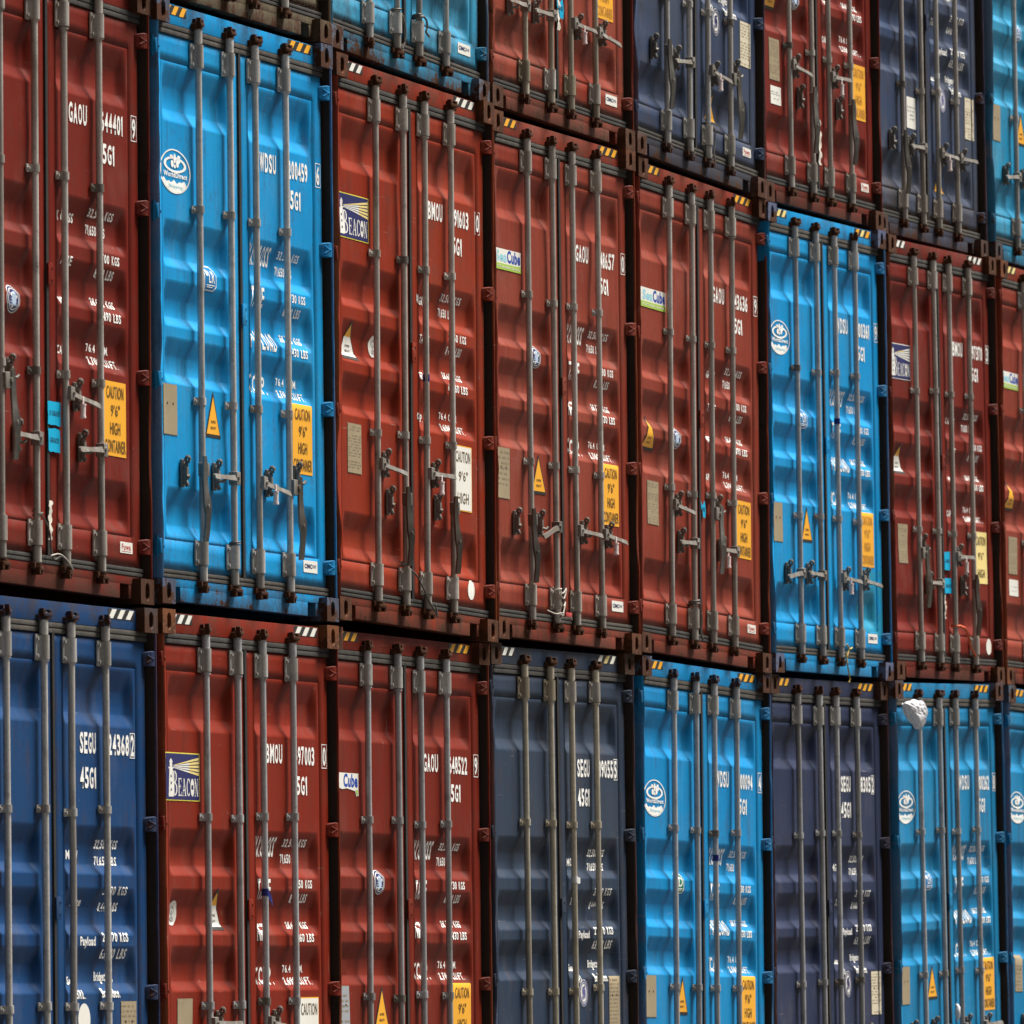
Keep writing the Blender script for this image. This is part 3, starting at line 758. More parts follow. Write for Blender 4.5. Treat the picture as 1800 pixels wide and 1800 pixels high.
def d_cube(torn=False, du=0.0):
    D = Decal(); u0, u1, z0, z1 = 0.125 + du, 0.570 + du, 2.037, 2.152
    w = M['white_st']
    if not torn:
        D.rect(u0, z0, u1, z1, w, 0); D.rect(u0, z0, u1, z0 + 0.034, M['lime_st'], 1)
        D.text("CONTAINER LEASING", u0 + 0.02, z0 + 0.010, u1 - 0.02, z0 + 0.024, w, 2, 0.01)
        D.text("Sea", u0 + 0.034, z0 + 0.044, u0 + 0.212, z0 + 0.104, M['sky_ink'], 1, 0.03)
    else:
        D.poly([(u0 + 0.14, z0 + 0.038), (u0 + 0.2, z0 + 0.030), (u0 + 0.27, z0 + 0.036), (u1 - 0.05, z0 + 0.024), (u1 - 0.03, z0 - 0.004), (u1, z0), (u1, z1), (u0 + 0.12, z1), (u0 + 0.15, z0 + 0.08)], w, 0)
        D.poly([(u1 - 0.045, z0 + 0.028), (u1 - 0.022, z0 + 0.0), (u1 - 0.010, z0 + 0.004), (u1 - 0.012, z0 + 0.030)], M['lime_st'], 1)
    D.text("Cube", u0 + 0.218, z0 + 0.042, u1 - 0.012, z0 + 0.112, M['royal_ink'], 1, 0.035)
    return D

def d_caution(kind, dz=0.0, du=0.0):
    D = Decal(); u0, u1, z0, z1 = 1.935 + du, 2.215 + du, 0.722 + dz, 1.070 + dz
    bg = {'y': M['yellow'], 'w': M['white_st'], 'p': M['pale_yellow'], 'f': M['yellow']}[kind]; k = M['ink'] if kind != 'f' else M['faded_ink']
    if kind in 'w': D.rect(u0, z0, u1, z1, M['yellow'], 0); D.rect(u0 + 0.008, z0 + 0.006, u1 - 0.008, z1 - 0.006, bg, 1)
    else: D.rect(u0, z0, u1, z1, bg, 0)
    c = (u0 + u1) / 2; t = (lambda s, a, b, y0, y1: D.text(s, c + a, z0 + y0, c + b, z0 + y1, k, 2, 0.012))
    if kind in 'wp':
        t("CAUTION", -0.115, 0.115, 0.258, 0.318); t("9'6\"", -0.068, 0.072, 0.160, 0.212); t("HIGH", -0.085, 0.085, 0.040, 0.098)
    else:
        t("CAUTION", -0.108, 0.108, 0.268, 0.326); t("9'6\"", -0.055, 0.060, 0.186, 0.240); t("HIGH", -0.064, 0.064, 0.100, 0.158); t("CONTAINER", -0.130, 0.130, 0.016, 0.076)
    return D

def d_tri(cu, z0, z1, hw=0.100, kind='y'):
    D = Decal(); k, ye, w = M['black_st'], M['yellow'], M['white_st']
    D.poly([(cu - hw - 0.012, z0 - 0.010), (cu + hw + 0.012, z0 - 0.010), (cu + hw + 0.006, z0 + 0.004), (cu + 0.004, z1 + 0.012), (cu - 0.004, z1 + 0.012), (cu - hw - 0.006, z0 + 0.004)], k, 0)
    h = z1 - z0
    if kind == 'y': D.poly([(cu - hw + 0.006, z0 + 0.006), (cu + hw - 0.006, z0 + 0.006), (cu, z1 - 0.010)], ye, 1)
    else:
        m = z0 + 0.60 * h; mw = (hw - 0.006) * 0.42
        D.poly([(cu - hw + 0.006, z0 + 0.006), (cu + hw - 0.006, z0 + 0.006), (cu + mw, m), (cu - mw, m)], w, 1)
        D.poly([(cu - mw, m), (cu + mw, m), (cu, z1 - 0.010)], ye, 1)
    D.text("SUPER", cu - 0.036, z0 + 0.30 * h, cu + 0.036, z0 + 0.37 * h, k, 2, 0.015)
    D.text("HEAVY", cu - 0.040, z0 + 0.15 * h, cu + 0.040, z0 + 0.22 * h, k, 2, 0.015)
    return D

def d_seal(cu, cz, ru=0.080, rz=0.064, style='navy'):
    D = Decal(); w, n = M['white_st'], M['navy_st'] if style != 'purple' else M['purple_ink']
    if style == 'small':
        D.ellipse(cu, cz, ru, rz, w); D.ring(cu, cz + 0.012, ru * 0.42, rz * 0.34, 0.008, M['grey_ink'], 1, 24, 0.005)
        D.rect(cu - 0.005, cz - 0.040, cu + 0.005, cz + 0.010, M['grey_ink'], 1); D.ring(cu, cz - 0.03, 0.022, 0.012, 0.007, M['grey_ink'], 1, 16, 0.004)
        return D
    D.ellipse(cu, cz, ru, rz, w if style != 'white' else M['white_st'], 0, 44)
    if style == 'blank': return D
    if style == 'navy':
        D.ellipse(cu, cz, ru * 0.93, rz * 0.93, n, 1, 44); D.ring(cu, cz, ru * 0.80, rz * 0.80, 0.006, w, 2, 40, 0.0045)
        for i in range(5): D.rect(cu - 0.042 + 0.004 * i, cz - 0.030 + 0.013 * i, cu + 0.040 - 0.006 * i, cz - 0.024 + 0.013 * i, M['pale_blue'], 2)
        D.ellipse(cu + 0.004, cz + 0.002, 0.026, 0.034, M['pale_blue'], 3, 18)
        for x, y in ((-0.03, 0.02), (0.034, 0.012), (-0.014, -0.034)): D.ellipse(cu + x, cz + y, 0.010, 0.008, w, 3, 10)
    else:
        D.ring(cu, cz, ru * 0.95, rz * 0.95, 0.010, n, 1, 40, 0.009); D.ring(cu, cz, ru * 0.74, rz * 0.74, 0.006, n, 1, 40, 0.005)
        for x, y, a, b in ((-0.012, 0.012, 0.018, 0.026), (0.018, -0.004, 0.016, 0.030), (-0.016, -0.026, 0.014, 0.014), (0.012, 0.034, 0.016, 0.008)):
            D.ellipse(cu + x * ru / 0.08, cz + y * rz / 0.08, a * ru / 0.08, b * rz / 0.08, n, 1, 14)
        for i in range(16):
            a = 2 * math.pi * i / 16; D.ellipse(cu + ru * 0.84 * math.cos(a), cz + rz * 0.84 * math.sin(a), 0.005, 0.005, n, 1, 6)
    return D

def d_plate(u0, z0, u1, z1, mat, seed, n=14, holes=True):
    D = Decal(); D.rect(u0, z0, u1, z1, M['plate_line'], 0); D.rect(u0 + 0.004, z0 + 0.003, u1 - 0.004, z1 - 0.003, mat, 1)
    if n: lines(D, u0, z0 + 0.01, u1, z1 - 0.01, n, seed, M['plate_line'] if mat is not M['cream'] else M['plate_tan'], 2)
    if holes:
        for x in (u0 + 0.3 * (u1 - u0), u1 - 0.3 * (u1 - u0)): D.ellipse(x, z0 + 0.62 * (z1 - z0), 0.008, 0.006, M['black_st'], 3, 8)
    return D

def d_oct(cu=0.798, cz=1.602, mat=None, txt="LR"):
    D = Decal(); w = M['white_paint']; b = mat or M['oct_blue']
    o = lambda s: [(cu + x * s * 0.078, cz + y * s * 0.062) for x, y in ((-1, -1), (.55, -1), (1, -.6), (1, .62), (.55, 1), (-.55, 1), (-1, .75))]
    D.poly(o(1.0), w, 0); D.poly(o(0.90), b, 1)
    D.text(txt, cu - 0.020, cz - 0.022, cu + 0.052, cz + 0.036, w, 2, 0.01)
    for i in range(2): D.rect(cu - 0.05, cz - 0.036 - 0.010 * i, cu + 0.05 - 0.03 * i, cz - 0.032 - 0.010 * i, w, 2)
    D.rect(cu - 0.055, cz + 0.010, cu - 0.030, cz + 0.040, w, 2)
    return D

def d_maker(u0, z0, u1, z1, txt, ink):
    D = Decal(); D.rect(u0, z0, u1, z1, M['white_st'], 0); h = z1 - z0; w = u1 - u0
    if txt == "CIMC":
        D.text(txt, u0 + 0.07 * w, z0 + 0.34 * h, u0 + 0.62 * w, z0 + 0.72 * h, ink, 1, 0.04)
        for i in range(2): D.ring(u0 + (0.70 + 0.14 * i) * w, z0 + 0.55 * h, 0.012, 0.008, 0.005, ink, 1, 12, 0.003)
    else:
        D.text(txt, u0 + 0.12 * w, z0 + 0.30 * h, u0 + 0.85 * w, z0 + 0.84 * h, ink, 1, 0.02)
        D.rect(u0 + 0.12 * w, z0 + 0.14 * h, u0 + 0.85 * w, z0 + 0.19 * h, ink, 1)
    return D

def d_hazard(u0, u1, z0, z1, col, seed):
    D = Decal(); n = max(2, int(round((u1 - u0) / 0.100)))
    D.rect(u0, z0, u1, z1, M['black_st'], 0); p = (u1 - u0) / n; rr = random.Random(seed)
    for i in range(n):
        a = u0 + p * (i + 0.02)
        c = {'y': M['yellow'], 'w': M['white_st'], 'p': M['pale_yellow']}[col[i % len(col)]]
        D.poly([(a, z0 + 0.002), (a + p * 0.52, z0 + 0.002), (min(u1, a + p * 0.98), z1 - 0.002), (a + p * 0.46, z1 - 0.002)], c, 1)
    return D

def d_serial(fam, pre, num, chk):
    w = M['white_paint']; b = 0.030; zt, zb = 2.282, 2.186
    P = {k: Decal() for k in ('owner_code', 'serial_number', 'check_digit', 'size_code')}
    if fam == 'segu':
        P['owner_code'].ctext(pre, 1.545, zb, 1.757, zt + 0.004, w, 0, b); P['serial_number'].ctext(num, 1.852, zb, 2.178, zt + 0.004, w, 0, b)
        P['check_digit'].frame(2.186, zb - 0.010, 2.248, zt + 0.014, 0.0045, 0.004, w).ctext(chk, 2.192, zb, 2.243, zt + 0.004, w, 0, b)
        P['size_code'].ctext("45G1", 1.545, 2.022, 1.755, 2.122, w, 0, b)
    else:
        P['owner_code'].ctext(pre, 1.500, zb, 1.738, zt, w, 0, b); P['serial_number'].ctext(num, 1.902, zb - 0.002, 2.194, zt - 0.004, w, 0, b)
        P['check_digit'].frame(2.290, zb - 0.012, 2.362, zt + 0.014, 0.0045, 0.004, w).ctext(chk, 2.298, zb, 2.354, zt, w, 0, b)
        P['size_code'].ctext("45G1", 1.862, 2.034, 2.086, 2.128, w, 0, b)
    return P

def d_weights(fam, v):
    w = M['white_paint']; b = 0.026
    P = {k: Decal() for k in ('gross_weight', 'tare_weight', 'payload', 'capacity')}
    pick = lambda z: P['gross_weight' if z > 1.63 else ('tare_weight' if z > 1.42 else ('payload' if z > 1.19 else 'capacity'))]
    t = lambda s, u0, u1, z0, z1: (pick(z0).text if any(c.islower() for c in s) else pick(z0).ctext)(s, u0, z0, u1, z1, w, 0, b)
    if fam == 'segu':
        t("MGW", 1.440, 1.595, 1.688, 1.732)
        t(v[0], 1.790, 2.083, 1.742, 1.784); t(v[1], 1.790, 2.080, 1.664, 1.706)
        t("Tare", 1.462, 1.602, 1.470, 1.512); t(v[2], 1.830, 2.139, 1.524, 1.565); t(v[3], 1.828, 2.080, 1.448, 1.490)
        t("Payload", 1.534, 1.725, 1.272, 1.328); t(v[4], 1.812, 2.145, 1.304, 1.348); t(v[5], 1.812, 2.143, 1.224, 1.272)
        t("Seaco", 1.440, 1.565, 1.102, 1.142); t("SRL.", 1.478, 1.600, 1.036, 1.078)
        t("Bridgetown,", 1.780, 2.022, 1.106, 1.163); t("Barbados.", 1.800, 2.030, 1.040, 1.087)
        return P
    if fam in ('wdsu', 'gaou', 'bmot'):
        t("MAX.GROSS", 1.345, 1.695, 1.722, 1.822); t("TARE", 1.362, 1.552, 1.512, 1.612)
        if fam == 'wdsu': t("PAYLOAD", 1.345, 1.730, 1.306, 1.396)
        else: t("NET", 1.345, 1.522, 1.306, 1.392)
        t("CU.CAP.", 1.312, 1.650, 1.090, 1.178)
    else:
        t("MAX GROSS", 1.350, 1.635, 1.728, 1.772); t("TARE", 1.400, 1.552, 1.522, 1.566); t("NET", 1.400, 1.500, 1.330, 1.372); t("CU.CAP.", 1.345, 1.536, 1.112, 1.152)
    t(v[0], 1.788, 2.112, 1.774, 1.814); t(v[1], 1.786, 2.038, 1.692, 1.738)
    t(v[2], 1.860, 2.140, 1.568, 1.610); t(v[3], 1.850, 2.092, 1.496, 1.540)
    t(v[4], 1.828, 2.140, 1.366, 1.402); t(v[5], 1.846, 2.160, 1.300, 1.342)
    t(v[6], 1.785, 2.080, 1.148, 1.186); t(v[7], 1.785, 2.178, 1.088, 1.126)
    return P

M['yellow_bright'] = flat('sticker_bright_yellow', (0.78, 0.68, 0.08), 0.42, 0.2, None, 40, 25)
M['faded_ink'] = flat('sticker_faded_ink', (0.42, 0.20, 0.03), 0.5, 0.5, (0.6, 0.3, 0.03), 41, 60)
M['purple_ink'] = flat('sticker_purple', (0.10, 0.10, 0.26), 0.5, 0.3, None, 42, 60)
M['pale_blue'] = flat('sticker_ice_blue', (0.42, 0.52, 0.66), 0.5, 0.3, None, 43, 60)

# ------------------------------------------------------------------ setting
gm = bpy.data.meshes.new('ground'); gm.from_pydata([(-400, -400, 0), (600, -400, 0), (600, 400, 0), (-400, 400, 0)], [], [(0, 1, 2, 3)])
g = link('ground', gm, M['asphalt'], loc=(0, 0, -0.13)); g['kind'] = 'structure'

# ------------------------------------------------------------------ the stacks: each container's place (x, y, z, slope, height factor)
PL = {
    (0, 0): (0.020, -0.0002, -0.1186, 0.0009, 1.0250), (0, 1): (0.020, 0.0189, 2.8902, -0.0081, 1.0474),
    (0, 2): (0.020, -0.0081, 5.9440, -0.0172, 1.0),
    (1, 0): (2.498, -0.0140, -0.1113, 0.0039, 1.0250), (1, 1): (2.498, -0.0105, 2.8848, 0.0011, 1.0372), (1, 2): (2.498, -0.0069, 5.9014, -0.0017, 1.0),
    (2, 0): (4.976, 0.0485, -0.0676, 0.0001, 1.0150), (2, 1): (4.976, -0.0029, 2.9057, -0.0118, 1.0247), (2, 2): (4.976, 0.0096, 5.8972, -0.0237, 1.0),
    (3, 0): (7.454, 0.0429, -0.0428, 0.0093, 1.0100), (3, 1): (7.454, 0.0068, 2.9040, -0.0010, 1.0057), (3, 2): (7.454, 0.0063, 5.8384, -0.0113, 1.0),
    (4, 0): (9.932, 0.0268, 0.0093, -0.0110, 1.0), (4, 1): (9.932, 0.0163, 2.9217, -0.0170, 0.9919), (4, 2): (9.932, 0.0058, 5.8105, -0.0230, 1.0),
    (5, 0): (12.410, 0.0240, 0.0255, 0.0137, 0.9850), (5, 1): (12.410, 0.0008, 2.8905, 0.0109, 0.9844), (5, 2): (12.410, 0.0219, 5.7536, 0.0080, 1.0),
    (6, 0): (14.888, -0.0203, 0.0696, 0.0269, 0.9850), (6, 1): (14.888, -0.0118, 2.9309, 0.0189, 0.9751), (6, 2): (14.888, 0.0552, 5.7735, 0.0109, 1.0),
    (7, 0): (17.366, -0.0228, 0.1261, -0.0034, 0.9850), (7, 1): (17.366, -0.0171, 2.9820, 0.0010, 0.9721), (7, 2): (17.366, 0.0169, 5.8005, 0.0055, 1.0),
}
def at(c, u, y, z):
    X, dy, z0, sl_, s = PL[c]
    return Vector((X + u, dy + y, z0 + sl_ * u + s * z))

# paint colours: base, faded
BLUE = ((0.002, 0.235, 0.53), (0.020, 0.30, 0.56)); BLUE_D = ((0.003, 0.180, 0.38), (0.03, 0.23, 0.42)); BLUE_T = ((0.004, 0.215, 0.40), (0.09, 0.31, 0.44)); BLUE_M = ((0.002, 0.205, 0.47), (0.02, 0.26, 0.50))
RED = ((0.150, 0.012, 0.004), (0.18, 0.026, 0.012)); REDP = ((0.195, 0.024, 0.011), (0.27, 0.068, 0.042)); REDD = ((0.138, 0.010, 0.0045), (0.17, 0.023, 0.011)); REDB = ((0.220, 0.019, 0.0045), (0.25, 0.037, 0.014)); REDL = ((0.180, 0.013, 0.0035), (0.21, 0.026, 0.010))
NAVY = ((0.005, 0.042, 0.135), (0.018, 0.062, 0.155)); SLATE = ((0.019, 0.034, 0.064), (0.045, 0.060, 0.085)); VIOLET = ((0.020, 0.029, 0.068), (0.040, 0.049, 0.088)); SLATE2 = ((0.024, 0.042, 0.092), (0.080, 0.090, 0.110))
OLIVE = ((0.15, 0.12, 0.075), (0.22, 0.19, 0.13))

VW = ["32,500 KGS", "71,650 LBS", "3,730 KGS", "8,220 LBS", "28,770 KGS", "63,430 LBS", "76.4 CU.M.", "2,700 CU.FT."]
VG = ["32,500 KGS", "71,650 LBS", "3,700 KGS", "8,160 LBS", "28,800 KGS", "63,490 LBS", "76.4 CU.M.", "2,700 CU.FT."]
VB = ["32,500 KGS", "71,650 LBS", "3,850 KGS", "8,490 LBS", "28,650 KGS", "63,160 LBS", "76.4 CU.M.", "2,698 CU.FT."]
VS = ["32,500 KGS", "71,651 LBS", "3,830 KGS", "8,440 LBS", "28,670 KGS", "63,210 LBS"]

def spec(label, fam, colr, rod='rod_grey', num=None, hz=('y', 'y'), handles='LLRR', zu=0.64, zl=0.64, rust=0.25, dirt=0.35, low=0.5, rough=0.42, fade=0.4, dents=1.0, decals=(), dlow=0.45, v=None):
    return dict(label=label, fam=fam, col=colr, rod=rod, num=num, hz=hz, h=handles, zu=zu, zl=zl, rust=rust, dirt=dirt, low=low, rough=rough, fade=fade, dents=dents, decals=decals, dlow=dlow, v=v)

WD = ('world', 'tri', 'plateW', 'oct', 'cautY', 'cimc')
SPEC = {
    (0, 0): spec('dark royal blue container marked 24368 2, lowest at the left edge', 'segu', NAVY, 'rod_grey', ('SEGU', '624368', '2'), ('wy', 'ww'), 'HLRR', rust=0.3, low=0.8, decals=('segu_blank', 'plateS'), v=VS),
    (1, 0): spec('red container marked 97003 0 with a yellow-edged lighthouse sticker, bottom tier', 'bmot', REDL, 'rod_cold', ('BMOU', '497003', '0'), ('w', 'w'), 'RLRL', 0.905, 0.69, rust=0.12, low=0.3, fade=0.25, decals=('beaconY', 'tri10', 'seal10', 'plateB10', 'cautW'), v=VB),
    (2, 0): spec('dark red container marked 48522 9 with a half torn sticker, bottom tier', 'gaou', RED, 'rod_cold', ('GAOU', '648522', '9'), ('y', 'y'), 'HLRR', 0.66, 0.66, rust=0.15, fade=0.2, dents=1.2, decals=('cubeTorn', 'seal31', 'tri', 'plateSide', 'cautY'), v=VW),
    (3, 0): spec('dark slate container marked 90555 with tan rods, bottom tier', 'segu', SLATE, 'rod_tan', ('SEGU', '489055', '5'), ('w', 'wp'), 'HLRR', rust=0.3, low=0.7, decals=('seguP', 'plateT'), v=VS),
    (4, 0): spec('bright blue container marked 00094 4 with a green sticker, bottom tier', 'wdsu', BLUE_M, 'rod_cold', ('WDSU', '200094', '4'), ('y', 'y'), 'LLRR', 0.63, 0.63, rust=0.1, fade=0.25, decals=('world', 'tri', 'plateW', 'octG', 'cautY', 'cimc'), v=VW),
    (5, 0): spec('violet navy container marked 83052, lowest between two blue ones', 'segu', VIOLET, 'rod_cold', ('SEGU', '488305', '2'), ('y', 'y'), 'HLRR', rust=0.1, low=0.25, fade=0.3, decals=('seguW', 'plateC'), v=VS),
    (6, 0): spec('blue container marked 0262 8 below a snagged white bag, bottom tier', 'wdsu', BLUE_D, 'rod_cold', ('WDSU', '200262', '8'), ('y', 'y'), 'LLRR', 0.63, 0.63, rust=0.1, fade=0.3, decals=('world', 'tri', 'plateW', 'oct', 'cautY', 'cimc'), v=VW),
    (7, 0): spec('blue container with white oval logo cut off by the lower right edge', 'wdsu', BLUE_D, 'rod_cold', ('WDSU', '200417', '3'), ('y', 'y'), 'LLRR', 0.63, 0.63, rust=0.12, fade=0.3, decals=('world', 'tri', 'plate7', 'oct', 'cautY'), v=VW),
    (0, 1): spec('deep red container marked 44401 9 with two cyan tags, left edge of middle tier', 'gaous', REDD, 'rod_warm', ('GAOU', '644401', '9'), ('w', 'w'), 'hLRL', 0.925, 0.69, rust=0.1, low=0.55, fade=0.3, decals=('seal01', 'plateB', 'cautY', 'fuwa', 'cyan2', 'torn'), v=VG),
    (1, 1): spec('bright blue container marked 00459 6 with white oval logo, middle tier', 'wdsu', BLUE, 'rod_grey', ('WDSU', '200459', '6'), ('y', 'y'), 'HLRh', 0.645, 0.645, rust=0.25, low=0.7, fade=0.3, dlow=0.55, decals=WD, v=VW),
    (2, 1): spec('red container marked 91603 0 with lighthouse sticker and white caution sheet', 'bmou', REDB, 'rod_warm', ('BMOU', '491603', '0'), ('w', 'w'), 'RHRH', 0.835, 0.66, rust=0.2, low=0.75, fade=0.45, dents=1.4, decals=('beaconY', 'triW', 'seal21', 'plateB', 'cautW', 'oval'), v=VB),
    (3, 1): spec('pinkish red container marked 48657 0 with wire-wrapped second rod', 'gaou', REDP, 'rod_warm', ('GAOU', '648657', '0'), ('y', 'y'), 'HlRR', 0.66, 0.66, rust=0.18, low=0.6, fade=0.5, dents=1.4, decals=('cube', 'seal31', 'tri', 'plateW2', 'cautY', 'cimc'), v=VW),
    (4, 1): spec('red container marked 3636 9 with a crumpled cyan tag by its seam', 'gaous', REDP, 'rod_warm', ('GAOU', '643636', '9'), ('y', 'y'), 'RLhL', 0.905, 0.70, rust=0.15, low=0.5, fade=0.35, dents=1.2, decals=('cube41', 'seal41', 'tri41', 'plateB', 'cautY', 'fuwa', 'cyan1'), v=VG),
    (5, 1): spec('bright blue container marked 00361 9 with a teal repainted patch', 'wdsu', BLUE, 'rod_cold', ('WDSU', '200361', '9'), ('p', 'yp'), 'LLRR', 0.63, 0.63, rust=0.12, low=0.35, fade=0.25, decals=('world', 'tri', 'plateW', 'oct', 'cautF', 'cimc', 'patch'), v=VW),
    (6, 1): spec('red container marked 7370 3 with an orange strap on its rods', 'bmou', REDD, 'rod_warm', ('BMOU', '497370', '3'), ('w', 'w'), 'hLRH', 0.84, 0.65, rust=0.12, low=0.45, fade=0.35, dents=1.0, decals=('beacon', 'triW', 'plateB', 'cautP', 'oval61', 'cyan61', 'torn61'), v=VB),
    (7, 1): spec('red container with a white and green sticker cut off by the right edge', 'gaous', REDP, 'rod_grey', ('GAOU', '642218', '5'), ('p', 'y'), 'RLhL', 0.905, 0.70, rust=0.12, low=0.4, fade=0.35, decals=('cube', 'tri41', 'plateB', 'white71', 'cautY'), v=VG),
    (0, 2): spec('plain dark red container on top of the one marked 44401 9', 'plain', REDD, 'rod_warm', None, ('w', 'w'), rust=0.3, low=0.8),
    (1, 2): spec('rusty olive grey container of which only the lowest sill shows', 'plain', OLIVE, 'rod_warm', None, ('y', 'y'), 'LLRR', 0.63, 0.63, rust=0.75, dirt=0.7, low=1.0, dlow=1.2, decals=()),
    (2, 2): spec('weathered light blue container with grimy sill, leftmost blue of the top tier', 'wdsu', BLUE_T, 'rod_grey', ('WDSU', '200388', '1'), ('y', 'y'), 'LLRR', 0.63, 0.63, rust=0.4, dirt=0.6, low=1.0, fade=0.5, dlow=0.7, decals=('world', 'tri', 'plateW', 'cautY', 'cimc'), v=VW),
    (3, 2): spec('pinkish red container above the one marked 48657 0, with tan bearings', 'gaou', REDP, 'rod_tan', ('GAOU', '648120', '4'), ('y', 'y'), 'LLRR', 0.62, 0.62, rust=0.4, low=1.0, fade=0.6, dents=1.4, dlow=0.7, decals=('cube', 'tri', 'plateW2', 'cautF', 'cimc', 'torn32', 'cyan32'), v=VW),
    (4, 2): spec('slate navy container at the top between two red ones, cream plate on right door', 'segu', SLATE2, 'rod_grey', ('SEGU', '490211', '7'), ('y', 'y'), 'HLRh', 0.655, 0.655, rust=0.25, low=0.8, dents=1.2, dlow=0.8, decals=('seguW', 'plateC42', 'fuwa', 'triS'), v=VS),
    (5, 2): spec('brownish red container at the top with torn white paper on its door seam', 'gaous', REDD, 'rod_warm', ('GAOU', '641907', '2'), ('y', 'y'), 'RHRH', 0.885, 0.70, rust=0.25, low=0.7, fade=0.4, dents=1.0, decals=('tri41', 'seal41', 'plateB', 'white71', 'cautF', 'fuwa', 'torn52'), v=VG),
    (6, 2): spec('grey navy container at the top with a dusty lower half, beside a blue one', 'segu', SLATE2, 'rod_warm', ('SEGU', '490862', '0'), ('y', 'y'), 'HLRR', 0.62, 0.62, rust=0.4, dirt=0.6, low=1.0, fade=0.6, dents=1.2, dlow=1.3, decals=('seguP', 'plateC', 'triS', 'white62'), v=VS),
    (7, 2): spec('sky blue container in the upper right corner, cut off by the edge', 'wdsu', BLUE_T, 'rod_grey', ('WDSU', '200533', '6'), ('y', 'y'), 'LLRR', 0.60, 0.60, rust=0.2, low=0.6, fade=0.4, decals=WD, v=VW),
}
CU = sorted({d for s in DOORS.values() for d in (s[2], s[2] + 0.025, s[2] + 0.05, s[3] - 0.045, s[3] - 0.022, s[3])} | set(np.arange(0.1, 2.4, 0.09)))
CZ = sorted({x for t, t2, b2, b in REC for x in list(np.linspace(t, t2, 7)) + list(np.linspace(b2, b, 5))} | set(np.arange(0.2, 2.7, 0.10)))

def stick(name, D, door_obj, door):
    return D.build(name, door_obj, door.y, CU, CZ)

def torn(pts, mat):
    return Decal().poly(pts, mat, 1)

